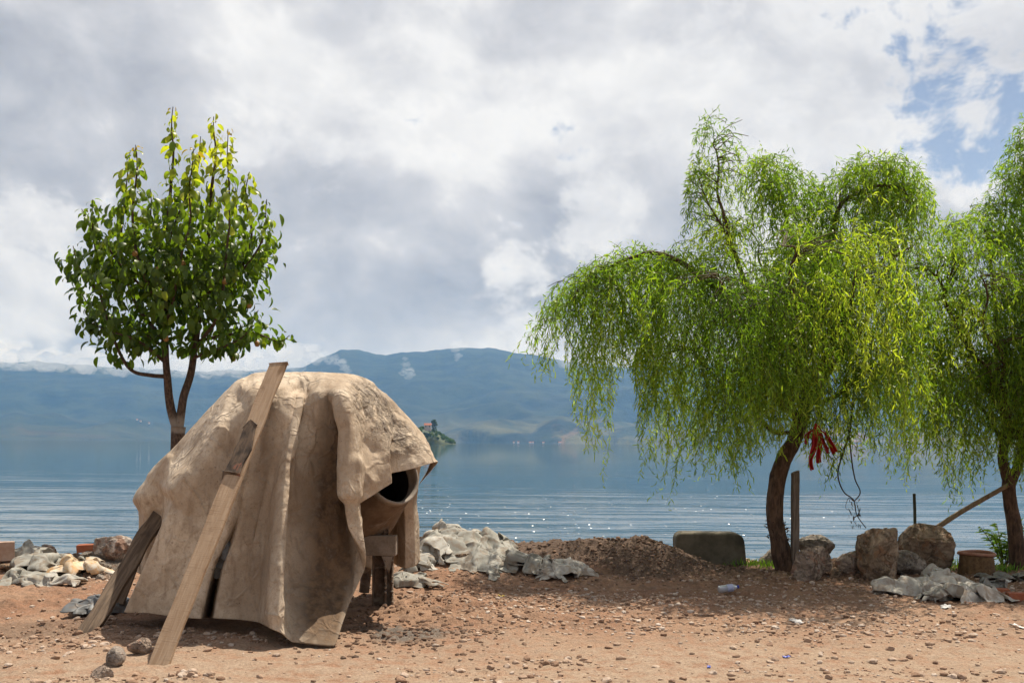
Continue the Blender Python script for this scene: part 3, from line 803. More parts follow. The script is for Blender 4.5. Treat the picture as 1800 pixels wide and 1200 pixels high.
def build_tarp():
    C = []
    def col(front, b1=None, b2=None):
        fr = [at(*p) for p in front]
        r0 = fr[0]
        B1 = at(*b1) if b1 else r0 + np.array([0.0, 0.62, -0.35])
        B2 = at(*b2) if b2 else np.array([r0[0] * 1.02, r0[1] + 1.0, max(0.1, r0[2] - 1.75)])
        C.append([B2, 0.5 * (B1 + B2) + np.array([0, 0.05, 0.05]), B1, r0 + np.array([0, 0.22, -0.04]) if not b1 else 0.5 * (r0 + B1) + np.array([0, 0, 0.05])] + fr)
    col([(285, 812, 8.72), (247, 855, 8.76), (234, 878, 8.76), (244, 900, 8.76), (243, 945, 8.8), (232, 1000, 8.9)])
    col([(300, 797, 8.52), (265, 838, 8.46), (243, 874, 8.42), (254, 905, 8.45), (258, 955, 8.5), (250, 1010, 8.6)])
    col([(318, 777, 8.46), (298, 828, 8.32), (290, 868, 8.3), (284, 915, 8.42), (280, 975, 8.5), (275, 1030, 8.6)])
    col([(335, 757, 8.43), (340, 806, 8.08), (318, 852, 7.86), (297, 897, 7.78), (258, 985, 7.75), (217, 1075, 7.72)])
    col([(365, 725, 8.42), (385, 766, 7.90), (350, 836, 7.76), (324, 915, 7.73), (292, 1000, 7.72), (262, 1077, 7.68)])
    col([(400, 690, 8.40), (407, 738, 7.94), (398, 815, 7.82), (372, 915, 7.77), (333, 1000, 7.73), (310, 1084, 7.67)])
    col([(425, 667, 8.38), (432, 715, 7.92), (428, 805, 7.80), (406, 915, 7.74), (373, 1005, 7.70), (354, 1087, 7.64)])
    col([(446, 657, 8.38), (450, 708, 7.93), (441, 805, 7.84), (416, 915, 7.80), (386, 1005, 8.05), (366, 1085, 8.30)])
    col([(466, 655, 8.38), (470, 706, 7.92), (456, 805, 7.84), (426, 915, 7.76), (393, 1005, 7.70), (377, 1086, 7.62)])
    col([(490, 655, 8.38), (490, 706, 7.93), (478, 808, 7.86), (455, 915, 7.79), (437, 1008, 7.72), (425, 1089, 7.62)])
    col([(515, 655, 8.38), (508, 708, 7.94), (491, 810, 7.86), (475, 912, 7.74), (463, 1010, 7.64), (455, 1093, 7.56)])
    col([(533, 655, 8.36), (517, 715, 8.02), (500, 808, 7.77), (489, 910, 7.53), (481, 1010, 7.30), (474, 1103, 7.14)])
    col([(540, 655, 8.36), (524, 717, 8.00), (509, 810, 7.74), (501, 911, 7.50), (496, 1012, 7.28), (494, 1112, 7.12)])
    col([(550, 655, 8.36), (532, 718, 8.03), (514, 812, 7.85), (506, 912, 7.74), (503, 1015, 7.56), (513, 1128, 7.20)])
    col([(573, 655, 8.38), (556, 692, 7.98), (556, 800, 7.97), (554, 908, 7.88), (552, 1022, 7.68), (550, 1132, 7.16)])
    col([(594, 656, 8.40), (576, 688, 8.00), (588, 800, 8.03), (592, 905, 7.95), (592, 1032, 7.72), (588, 1135, 7.18)])
    col([(606, 657, 8.42), (588, 694, 7.98), (602, 798, 8.05), (606, 898, 8.02), (618, 1000, 7.84), (612, 1065, 7.62)])
    col([(613, 658, 8.43), (593, 697, 7.94), (606, 795, 7.97), (610, 895, 7.93), (628, 960, 7.86), (641, 1000, 7.80)])
    col([(620, 659, 8.45), (602, 700, 7.90), (606, 785, 7.78), (605, 875, 7.68), (613, 928, 7.69), (643, 975, 7.72)])
    col([(630, 662, 8.46), (618, 706, 8.02), (622, 785, 7.84), (624, 855, 7.76), (630, 900, 7.75), (637, 925, 7.76)])
    col([(641, 666, 8.50), (637, 718, 8.18), (634, 778, 8.02), (634, 825, 7.92), (633, 860, 7.87), (632, 885, 7.86)])
    col([(656, 675, 8.55), (655, 727, 8.26), (662, 785, 8.08), (665, 820, 8.00), (666, 845, 7.98), (666, 862, 7.98)], None, (665, 975, 9.8))
    col([(672, 688, 8.60), (671, 737, 8.38), (680, 790, 8.14), (685, 814, 8.08), (687, 834, 8.07), (688, 848, 8.07)], (690, 870, 9.55), (688, 985, 9.75))
    col([(690, 704, 8.65), (684, 742, 8.50), (683, 778, 8.38), (684, 806, 8.30), (685, 821, 8.26), (686, 832, 8.24)], (698, 872, 9.4), (697, 993, 9.55))
    col([(715, 731, 8.70), (715, 758, 8.50), (717, 780, 8.38), (721, 802, 8.32), (724, 814, 8.29), (727, 823, 8.28)], (710, 872, 9.28), (712, 998, 9.4))
    col([(741, 763, 8.76), (747, 776, 8.60), (752, 787, 8.50), (760, 799, 8.44), (765, 806, 8.42), (770, 811, 8.40)], (724, 874, 9.32), (730, 994, 9.45))
    col([(748, 772, 8.90), (757, 789, 8.80), (762, 803, 8.72), (757, 816, 8.78), (749, 832, 8.84), (738, 850, 8.92)], (732, 880, 9.45), (738, 985, 9.6))
    P = np.array(C)                                   # columns x rows x 3
    nu, nv = 12, 20
    lin = lambda A, n: np.concatenate([A[i] + (A[i + 1] - A[i]) * np.linspace(0, 1, n, endpoint=False).reshape(-1, 1, 1) for i in range(len(A) - 1)] + [A[-1:]])
    Q = 0.25 * catmull(P, nu) + 0.75 * lin(P, nu)     # along the columns
    Q = Q.transpose(1, 0, 2); Q = (0.6 * catmull(Q, nv) + 0.4 * lin(Q, nv)).transpose(1, 0, 2)
    n_u, n_v = Q.shape[:2]
    # normals for wrinkle relief
    du = np.gradient(Q, axis=0); dv = np.gradient(Q, axis=1)
    N = np.cross(du, dv); N /= np.linalg.norm(N, axis=2)[..., None] + 1e-9
    N *= np.where(N[..., 1:2] > 0, -1, 1)
    x, y, z = Q[..., 0], Q[..., 1], Q[..., 2]
    px = np.interp(np.arange(n_u) / nu, np.arange(len(C)), np.arange(len(C)))[:, None] + 0 * x
    row = (np.arange(n_v) / nv)[None, :] + 0 * x
    front = sst(3.6, 4.6, row)
    wr = 0.004 * fbm(x * 5, y * 5, z * 2.2, 3, 72) + 0.0018 * fbm(x * 24, y * 24, z * 16, 3, 73)
    # creases: sharp ridges (or troughs) along lines on the cloth, each side falling off at its own width
    qx = 900 + F * x / y; qy = HY - (z - CZ) * F / y

    def crease(pts, amp, wl, wr_, end=18.0):
        pts = np.array(pts, float); best = np.full(x.shape, 1e9); sgn = np.zeros(x.shape); tt = np.zeros(x.shape)
        seg = np.linalg.norm(np.diff(pts, axis=0), axis=1); L0 = np.concatenate([[0], np.cumsum(seg)])
        for i in range(len(pts) - 1):
            a_, b_ = pts[i], pts[i + 1]; e = (b_ - a_) / seg[i]
            t_ = np.clip((qx - a_[0]) * e[0] + (qy - a_[1]) * e[1], 0, seg[i])
            dx_, dy_ = qx - a_[0] - e[0] * t_, qy - a_[1] - e[1] * t_
            dd = np.hypot(dx_, dy_); m_ = dd < best
            best = np.where(m_, dd, best); sgn = np.where(m_, e[0] * dy_ - e[1] * dx_, sgn); tt = np.where(m_, L0[i] + t_, tt)
        wd_ = np.where(sgn > 0, wl, wr_)                 # left of the line as it runs down
        fade = sst(0, end, tt) * sst(0, end, L0[-1] - tt)
        return front * amp * fade * np.exp(-np.sqrt((best / wd_) ** 2 + 0.02)) 
    for c_ in ([[(428, 664), (408, 702), (392, 760), (345, 832), (302, 888)], .065, 55, 9], [[(436, 690), (424, 740), (402, 812)], -.03, 12, 16],
               [[(533, 690), (519, 740), (512, 800), (503, 900), (497, 1000), (492, 1105)], .045, 26, 5], [[(562, 684), (557, 720), (549, 770), (540, 805)], .045, 6, 26],
               [[(578, 684), (596, 712), (607, 760), (606, 890)], .06, 5, 34], [[(552, 662), (518, 674), (486, 708)], .035, 10, 18], [[(545, 676), (515, 690), (492, 720)], -.03, 12, 12],
               [[(612, 800), (640, 835), (664, 860)], .032, 16, 9], [[(693, 722), (681, 748), (682, 780), (687, 815)], .04, 9, 15], [[(632, 770), (655, 796), (682, 796)], -.028, 14, 14],
               [[(300, 800), (312, 846), (302, 880)], .03, 14, 14], [[(292, 830), (285, 850), (270, 870)], -.025, 12, 12], [[(300, 893), (330, 912), (352, 905)], -.016, 8, 8],
               [[(476, 740), (462, 850), (445, 960), (436, 1070)], .022, 20, 12], [[(410, 830), (380, 930), (352, 1010), (336, 1070)], .02, 14, 24], [[(455, 668), (450, 690), (428, 712)], .03, 10, 10],
               [[(350, 830), (318, 930), (280, 1040)], .016, 16, 10], [[(560, 840), (566, 940), (572, 1050)], .022, 20, 14], [[(540, 830), (535, 930), (530, 1040)], -.02, 14, 14],
               [[(620, 690), (650, 730), (668, 790)], .02, 12, 18], [[(700, 735), (722, 765), (742, 790)], .02, 10, 14], [[(470, 715), (500, 735), (505, 760)], .02, 10, 8]):
        wr = wr + crease(*c_)
    patch_c = lambda a, b, sa, sb: np.exp(-((px - a) / sa) ** 2 - ((row - b) / sb) ** 2)
    crust = np.clip(1.5 * patch_c(21.3, 4.9, 1.9, 0.75) + 1.1 * patch_c(23.6, 5.9, 1.1, 0.9) + 0.4 * patch_c(19.4, 4.6, 1.2, 0.5), 0, 1)
    lum = np.clip(fbm(x * 13, y * 13, z * 13, 4, 75) + 0.12, 0, None)
    wr = wr + crust * 0.020 * lum
    pim = np.clip(vn(x * 17, y * 17, z * 17, 76) - 0.72, 0, None) * 0.05
    wr = wr + 0.3 * pim * front
    stain = np.clip(1.5 * patch_c(15.2, 7.0, 1.6, 1.6) + 0.8 * patch_c(14.3, 8.6, 1.2, 0.7) + 0.9 * patch_c(16.4, 5.6, 0.7, 0.5) +
                    0.45 * patch_c(10.0, 7.8, 1.4, 1.0) + 0.4 * patch_c(8.5, 6.0, 0.8, 1.0) + 0.35 * patch_c(5.0, 6.2, 0.8, 0.5), 0, 1)  # dark panel: wet stain and the flap's shade painted in together
    V = Q + N * wr[..., None]
    V = slacken(V, N, row, px)
    # never sink into the earth
    g = G(V[..., 0], V[..., 1]) + 0.012
    V[..., 2] = np.maximum(V[..., 2], g)
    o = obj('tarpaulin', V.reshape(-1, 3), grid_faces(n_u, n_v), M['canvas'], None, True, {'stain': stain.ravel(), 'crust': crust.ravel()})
    s = o.modifiers.new('smooth', 'SUBSURF'); s.levels = 1; s.render_levels = 1
    s = o.modifiers.new('thickness', 'SOLIDIFY'); s.thickness = 0.005; s.offset = 0
    tag(o, 'stiff stained beige canvas tarpaulin draped over the concrete mixer', 'tarpaulin')


def build_mixer():
    a = Vector((0.62, -0.66, 0.36)).normalized()
    mouth = Vector(at(690, 834, 8.74))
    root = empty('concrete_mixer', (mouth.x - 0.3, 9.2, 0.0))
    tag(root, 'cement caked concrete mixer under the beige tarpaulin, drum mouth showing', 'mixer')
    x = Vector((0, 0, 1))

    def turned(name, prof, mt, n=40, parent=root):
        v, f = lathe([(q * 0.93, h_) for q, h_ in prof], n)
        z = a; yv = z.cross(x).normalized(); xv = yv.cross(z)
        Mx = np.array(Matrix((xv, yv, z)).transposed())
        return obj(name, v @ Mx.T + np.array(mouth), f, mt, parent)
    dr = turned('drum', [(0.262, -0.02), (0.285, -0.02), (0.30, -0.06), (0.36, -0.24), (0.47, -0.52), (0.48, -0.56), (0.48, -0.92), (0.46, -0.97), (0.30, -1.2), (0.0, -1.22)], M['drum'])
    turned('rim', [(0.258, -0.10), (0.266, -0.10), (0.262, -0.02), (0.268, 0.0), (0.280, 0.012), (0.292, 0.012), (0.296, 0.0), (0.296, -0.05), (0.288, -0.052)], M['rim'], 48, dr)
    turned('inner_wall', [(0.261, -0.095), (0.34, -0.4), (0.44, -0.55), (0.44, -0.9), (0.28, -1.15), (0.0, -1.17)], M['black'], 36, dr)
    # cross beam and legs
    p0 = at(697, 958, 8.95); h = 35 * 8.95 / F / 2
    v, f = box((p0[0] - 1.25, 8.90, p0[2] - h), (p0[0], 9.02, p0[2] + h))
    bevel(obj('cross_beam', v, f, M['steel'], root, False), 0.008)
    zt = p0[2] - h
    for i, dx in enumerate((-0.03, -1.15)):
        X = p0[0] + dx
        # channel leg: web plus two flanges
        acc = Acc()
        gz = float(G(X - 0.09, 8.96)) - 0.12
        for lo, hi in (((X - 0.185, 8.99, gz), (X - 0.002, 9.005, zt - 0.002)), ((X - 0.014, 8.925, gz), (X, 9.005, zt - 0.002)), ((X - 0.185, 8.93, gz), (X - 0.17, 8.99, zt - 0.002)),
                       ((X - 0.072, 8.918, gz), (X - 0.052, 8.99, zt - 0.002))):
            v, f = box(lo, hi); acc.add(v, f)
        lg = acc.build('leg', M['rust'], root, False); bevel(lg, 0.004)
        v = np.array([(X - 0.10, 8.910, zt - 0.004), (X, 8.910, zt - 0.004), (X - 0.03, 8.910, zt - 0.17), (X - 0.10, 8.914, zt - 0.004), (X, 8.914, zt - 0.004), (X - 0.03, 8.914, zt - 0.17)])
        obj('gusset', v, [(0, 2, 1), (3, 4, 5), (0, 1, 4, 3), (1, 2, 5, 4), (2, 0, 3, 5)], M['steel'], lg, False)
        acc = Acc(); rr = random.Random(i)
        for k in range(16):                            # cement drips along the edge
            q, fq = rock_shape(300 + k, 1, 4, 0.2); z0 = rr.uniform(gz + 0.14, zt - 0.03)
            acc.add(q * rr.uniform(0.008, 0.02) + np.array([X - rr.choice((0.0, 0.062)), 8.915, z0]), fq)
        acc.build('cement_crust', M['steel'], lg)['kind'] = 'stuff'
    v, f = tube([at(648, 968, 9.6), at(640, 1040, 9.62)], [0.05, 0.05], 10); obj('rear_leg', v, f, M['rust'], root)
    # gear box, pin and motor seen in the gap under the drum
    v, f = box(at(664, 935, 9.16), at(684, 905, 9.3)); bevel(obj('gear_box', v, f, M['yellow'], root, False), 0.012)
    v, f = tube([at(655, 935, 9.0), at(683, 935, 9.0)], [0.016, 0.016], 10); pin = obj('pin', v, f, M['rust'], root)
    v, f = tube([at(676, 935, 9.0), at(682, 935, 9.0)], [0.028, 0.028], 6); obj('nut', v, f, M['rust'], pin)
    v, f = box(at(600, 935, 9.1), at(668, 880, 9.6)); bevel(obj('motor_housing', v, f, M['black'], root, False), 0.03)
    v, f = box(at(330, 1030, 8.6), at(560, 930, 9.4)); bevel(obj('chassis', v, f, M['black'], root, False), 0.03)
    v, f = tube([at(400, 690, 8.8), at(600, 672, 8.8)], [0.03, 0.03], 8); obj('top_bar', v, f, M['rust'], root)
    for px in (402, 598):
        v, f = tube([at(px, 690, 8.8), np.array([at(px, 690, 8.8)[0], 8.9, 0.3])], [0.03, 0.03], 8); obj('upright', v, f, M['rust'], root)
    for px in (345, 520):                               # wheels under the frame
        c = np.array([at(px, 1040, 8.75)[0], 8.75, 0.2])
        v, f = lathe([(0.05, -0.05), (0.17, -0.055), (0.2, -0.03), (0.2, 0.03), (0.17, 0.055), (0.05, 0.05)], 24)
        obj('wheel', v[:, [0, 2, 1]] + c, f, M['black'], root)


def plank(name, p0, p1, width, thick, mt, face, label, cat='plank', seed=0, parent=None, wob=0.004):
    p0, p1 = Vector(p0), Vector(p1); L = (p1 - p0).length
    n = max(8, int(L / 0.05))
    zs = np.linspace(0, L, n); r = np.random.default_rng(seed)
    sec = [(-.5, -.5), (-.17, -.5), (.17, -.5), (.5, -.5), (.5, .5), (.17, .5), (-.17, .5), (-.5, .5)]
    v = np.zeros((n, 8, 3))
    for j, (a, b) in enumerate(sec):
        v[:, j, 0] = a * width * (1 + 0.03 * vn(zs * 2.2 + seed, j // 4 * 9.0, 0, 3)) + wob * vn(zs * 4, seed + 1.0, 0, 4)
        v[:, j, 1] = b * thick + wob * vn(zs * 3 + j * 0.3, seed + 4.0, 0, 5)
        v[:, j, 2] = zs
    if wob > 0.015:                                     # broken piece: splintered ends, uneven width
        v[:, :, 0] *= (1 + 0.22 * vn(zs * 9, seed + 2.0, 0, 6))[:, None]
        v[0, :, 2] += 0.03 * r.uniform(-1, 1, 8); v[-1, :, 2] += 0.04 * r.uniform(-1, 1, 8)
    # ends are cut a little askew
    v[0, :, 2] += 0.02 * v[0, :, 0] / width; v[-1, :, 2] += 0.03 * v[-1, :, 0] / width
    f = [tuple(q) for q in grid_faces(n, 8, True)] + [(7, 6, 5, 4, 3, 2, 1, 0), tuple(range((n - 1) * 8, n * 8))]
    o = bpy.data.objects.new(name, mesh_data(name, v.reshape(-1, 3), f, mt, False)); COL.objects.link(o)
    z = (p1 - p0).normalized(); y = -Vector(face); y = (y - z * y.dot(z)).normalized(); xx = y.cross(z)
    Mx = Matrix((xx, y, z)).transposed().to_4x4(); Mx.translation = p0
    bevel(o, min(0.006, thick * 0.2), 2)
    if parent is None:
        o.matrix_world = Mx; tag(o, label, cat)
    else:
        o.parent = parent; o.matrix_local = parent.matrix_world.inverted() @ Mx
    return o


def build_planks():
    foot = hit(277, 1168); foot[2] -= 0.02
    top = at(490, 640, 8.02)
    # long pale plank
    pl = plank('plank', foot, top, 0.138, 0.034, M['plank'], (-0.12, -1, 0.5), 'long pale sawn plank leaning against the front of the tarpaulin', seed=2)
    ax = Vector(top) - Vector(foot)
    q0 = Vector(foot) + ax * 0.585; q1 = Vector(foot) + ax * 0.765
    n = Vector((-0.12, -1, 0.5)); n = (n - ax.normalized() * n.dot(ax.normalized())).normalized()
    side = ax.normalized().cross(n)
    sc = plank('scrap_board', q0 + n * 0.0325 - side * 0.014, q1 + n * 0.0325 - side * 0.008, 0.108, 0.03, M['scrap'], n, None, seed=5, parent=pl, wob=0.016)
    sc['label'] = 'short charred board nailed onto the plank'
    # dark weathered post
    f2 = hit(150, 1112); f2[2] -= 0.03
    plank('weathered_post', f2, at(318, 840, 8.78), 0.125, 0.085, M['old_wood'], (0.3, -1, 0.4), 'dark weathered timber leaning into the left end of the tarpaulin', 'timber', seed=8, wob=0.012)
    f3 = hit(205, 1050)
    plank('back_stake', at(212, 1062, 8.5), at(262, 930, 8.75), 0.06, 0.05, M['old_wood'], (0.3, -1, 0.4), 'thin dark stake standing behind the leaning weathered timber', 'stake', seed=11, wob=0.008)


# ------------------------------------------------------------------ crumpled cloth
def folded(center, size, seed, nx, ny, yaw, height, folds):
    """a sheet thrown down in overlapping folds: it runs back and forth along u while it drifts on, and is dented all over"""
    r = np.random.default_rng(seed)
    W_, D_ = size
    u = np.linspace(0, 1, nx)[:, None] + np.zeros((1, ny)); v = np.linspace(0, 1, ny)[None, :] + np.zeros((nx, 1))
    ph = r.uniform(0, 6.28) + 1.7 * vn(v * 2.2, u * 0.8, 0.3, seed) + 0.8 * vn(v * 5.0, u * 2.0, 0.6, seed + 1)
    k = 2 * np.pi * folds
    amp = W_ / (folds * 2.6) * (1 + 0.5 * vn(v * 2.5, u * 3.0, 1.3, seed + 2))
    env = np.clip(1 - (2 * u - 1) ** 4, 0, 1) * np.clip(1 - np.abs(2 * v - 1 + 0.3 * vn(u * 3, 0.5, 0, seed + 3)) ** 3, 0, 1)
    x = (u - 0.5) * W_ + amp * np.sin(k * u + ph)
    y = (v - 0.5) * D_ * (1 + 0.22 * vn(u * 4.0, 3.0, 0, seed + 4)) + 0.10 * D_ * vn(u * 5.0, v * 1.5, 0.9, seed + 5)
    z = height * env * (0.55 + 0.45 * np.cos(k * u + ph + 0.9)) * (1 + 0.35 * vn(u * 2.5, v * 2.5, 0.4, seed + 6))
    z = z + 0.25 * height * env
    c, s_ = math.cos(yaw), math.sin(yaw)
    X = x * c - y * s_ + center[0]; Y = x * s_ + y * c + center[1]
    for fq, am in ((4.0, 0.10), (9.0, 0.045), (21.0, 0.014)):     # dents and small creases
        q = (x * fq, y * fq, u * 3.0 * folds)
        rd = lambda sd: (1 - 2 * np.abs(vn(*q, sd))) * am * 0.6
        X = X + rd(seed + 11); Y = Y + rd(seed + 12); z = z + rd(seed + 13) * env * 0.8
    g = G(X, Y)
    Z = g + 0.012 + np.maximum(z, 0.004 + 0.006 * vn(x * 12, y * 12, u * 5, seed + 14)) 
    e = np.maximum(np.abs(2 * u - 1), np.abs(2 * v - 1)) + 0.22 * vn(u * 5, v * 5, 3.3, seed + 4) + 0.12 * vn(u * 14, v * 14, 3.3, seed + 8)
    faces = grid_faces(nx, ny); ok = (e.ravel()[faces] < 0.98).all(1)
    return np.stack([X, Y, Z], -1).reshape(-1, 3), faces[ok]


def rag(name, label, px, py, size, squash, seed, mt, cat='cloth', yaw=0.0, lift=0.2, heap=0.0, group=None, nx=44, ny=36, dz=0.0):
    c = hit(px, py)
    wid, dep = size[0] * squash[0] * 1.05, size[1] * squash[1] * 1.05
    hgt = 0.035 + 0.42 * heap + 0.08 * lift
    v, f = folded(c, (wid, dep), seed, int(nx * 1.6), int(ny * 1.1), yaw, hgt, max(1.8, wid / 0.20))
    used = np.unique(f); remap = -np.ones(len(v), int); remap[used] = np.arange(len(used))
    v = v[used]; f = remap[f]; v[:, 2] += dz
    o = obj(name, v, f, M[mt], None, True)
    s = o.modifiers.new('smooth', 'SUBSURF'); s.levels = 1; s.render_levels = 1
    s = o.modifiers.new('thickness', 'SOLIDIFY'); s.thickness = 0.005; s.offset = 0
    tag(o, label, cat, group)
    return o


def build_rags():
    # left of the mixer
    rag('grey_sack', 'crumpled grey green sheeting heaped beside the orange sack', 72, 1006, (1.2, 0.9), (0.52, 0.6), 11, 'rag', 'cloth', 0.3, 0.28, 0.2)
    rag('grey_rag', 'flat grey rag at the left edge below the pale block', 40, 1026, (0.8, 0.55), (0.6, 0.6), 13, 'rag', 'cloth', -0.2, 0.15, 0.07)
    rag('pale_rag', 'small pale grey rag spread on the dirt below the orange sack', 100, 1030, (0.55, 0.4), (0.65, 0.6), 14, 'rag_light', 'cloth', 0.1, 0.12, 0.05)
    rag('orange_sack', 'crumpled orange and cream sack left of the big pale rock', 130, 1014, (0.95, 0.8), (0.5, 0.5), 17, 'sack', 'sack', 0.5, 0.3, 0.22)
    rag('dark_sheet', 'dark grey plastic sheet under the leaning weathered timber', 182, 1078, (1.2, 0.7), (0.55, 0.6), 19, 'dark_tarp', 'sheet', 0.15, 0.16, 0.08)
    # middle heap by the water
    rag('cloth_heap', 'big heap of crumpled grey sheeting on the bank right of the mixer', 808, 972, (2.1, 1.4), (0.5, 0.55), 23, 'rag', 'cloth', -0.25, 0.25, 0.12, nx=64, ny=48)
    rag('lower_cloth', 'crumpled pale cloth at the left foot of the big cloth heap', 752, 985, (1.1, 0.9), (0.5, 0.55), 29, 'rag_light', 'cloth', 0.8, 0.25, 0.12)
    rag('end_cloth', 'folded grey cloth at the right end of the big cloth heap', 862, 962, (0.9, 0.7), (0.55, 0.5), 31, 'rag', 'cloth', -0.4, 0.2, 0.12)
    rag('strip_cloth', 'flat folded grey cloth on the dirt behind the mixer leg', 715, 1030, (0.85, 0.5), (0.6, 0.5), 37, 'rag', 'cloth', -0.1, 0.12, 0.07)
    rag('hidden_cloth', 'crumpled grey cloth under the mixer left of its leg', 640, 1012, (0.8, 0.6), (0.45, 0.55), 41, 'rag', 'cloth', 0.2, 0.25, 0.10)
    rag('spread_sheet', 'torn grey sheeting spread on bare dirt below the dark mound', 925, 1004, (1.2, 0.75), (0.62, 0.55), 43, 'rag', 'cloth', -0.12, 0.2, 0.1, nx=52)
    rag('torn_sheet', 'whitish torn sheet trailing right of the spread sheeting', 985, 1013, (1.0, 0.8), (0.55, 0.55), 47, 'rag_light', 'cloth', 0.35, 0.22, 0.09)
    rag('left_scrap', 'small crumpled grey sheet between orange sack and big pale rock', 150, 1000, (0.5, 0.4), (0.5, 0.5), 83, 'rag', 'cloth', 0.9, 0.2, 0.08)
    rag('upper_left_sheet', 'grey sheet lying over the stones right of the pale block', 48, 985, (0.8, 0.5), (0.5, 0.55), 89, 'rag', 'cloth', -0.3, 0.2, 0.12)
    rag('top_fold', 'pale fold of sheeting on the crest of the big cloth heap', 778, 945, (0.9, 0.6), (0.5, 0.5), 97, 'rag_light', 'cloth', 0.5, 0.2, 0.12)
    rag('front_scrap', 'thin grey rag trailing down in front of the big cloth heap', 730, 1003, (0.7, 0.4), (0.5, 0.5), 101, 'rag', 'cloth', 0.6, 0.18, 0.04)
    # right heap
    rag('right_tail', 'grey tail of cloth at the far right of the heap below the tub', 1745, 1040, (0.6, 0.4), (0.5, 0.5), 103, 'rag_dark', 'cloth', 0.2, 0.15, 0.08)
    rag('front_fold', 'dark folded cloth at the middle front of the right heap', 1640, 1058, (0.6, 0.5), (0.45, 0.5), 107, 'rag_dark', 'cloth', 0.7, 0.2, 0.12)
    rag('boulder_cloth', 'grey cloth lying left in the heap below the tall boulder', 1600, 1046, (1.25, 0.75), (0.6, 0.55), 53, 'rag_light', 'cloth', -0.35, 0.22, 0.15)  # this and the next two: sunlight on the heap put into a paler colour
    rag('striped_cloth', 'folded grey cloth on top of the heap below the round boulder', 1660, 1044, (1.2, 0.9), (0.5, 0.5), 59, 'rag_light', 'cloth', -0.3, 0.3, 0.28, nx=52)
    rag('round_cloth', 'bunched pale cloth at the right end of the heap near the bricks', 1712, 1056, (1.1, 0.75), (0.5, 0.5), 61, 'rag_light', 'cloth', 0.2, 0.25, 0.17)
    rag('flat_grey_sheet', 'flat dull grey sheet lying between tub and bricks', 1775, 1022, (0.8, 0.5), (0.8, 0.7), 67, 'rag_dark', 'sheet', 0.0, 0.08)
    rag('dark_cover', 'dull olive cover lying over the rubble behind the boulders', 1478, 968, (1.5, 0.9), (0.55, 0.6), 71, 'dark_cover', 'cover', 0.15, 0.3, 0.24, nx=52)
    rag('hanging_rag', 'dark rag hanging out of the slit in the tarpaulin', 388, 1060, (0.3, 0.5), (0.5, 0.9), 73, 'dark_tarp', 'cloth', 0.2, 0.2)
    o = bpy.data.objects['hanging_rag']
    # hung from the frame inside the slit
    p = at(392, 952, 7.86); o.rotation_euler = (R(80), 0, R(12)); o.location = tuple(p - np.array([0, 0, 0.05]))


# ------------------------------------------------------------------ rocks and rubble
def rock(name, label, px, py, wpx, hpx, seed, mt, depth=0.8, sink=0.18, d=None, rot=0.0, cat='rock', planes=14, group=None, tilt=0.0, sub=5, rough=0.075):
    """px, py: foot of the rock in the photo; wpx, hpx its visible size"""
    c = hit(px, py) if d is None else at(px, py, d)
    k = c[1] / F
    v, f = rock_shape(seed, sub, planes if sub > 3 else 8, rough, 0.5 if sub > 3 else 0.3)
    cc, ss = math.cos(rot), math.sin(rot)
    v = np.stack([v[:, 0] * cc - v[:, 1] * ss, v[:, 0] * ss + v[:, 1] * cc, v[:, 2]], 1)
    v -= (v.max(0) + v.min(0)) / 2
    e = (v.max(0) - v.min(0))
    hz = hpx * k * (1 + sink)

    v = v / e * np.array([wpx * k, wpx * k * depth, hz])
    v[:, 0] += tilt * v[:, 2]
    v[:, 2] -= v[:, 2].min()
    v = v + np.array([c[0], c[1] + wpx * k * depth * 0.35, c[2] - hz * sink / (1 + sink)])
    o = obj(name, v, f, M[mt], None, sub > 3)
    m = o.modifiers.new('edges', 'EDGE_SPLIT'); m.split_angle = R(30)
    return tag(o, label, cat, group)


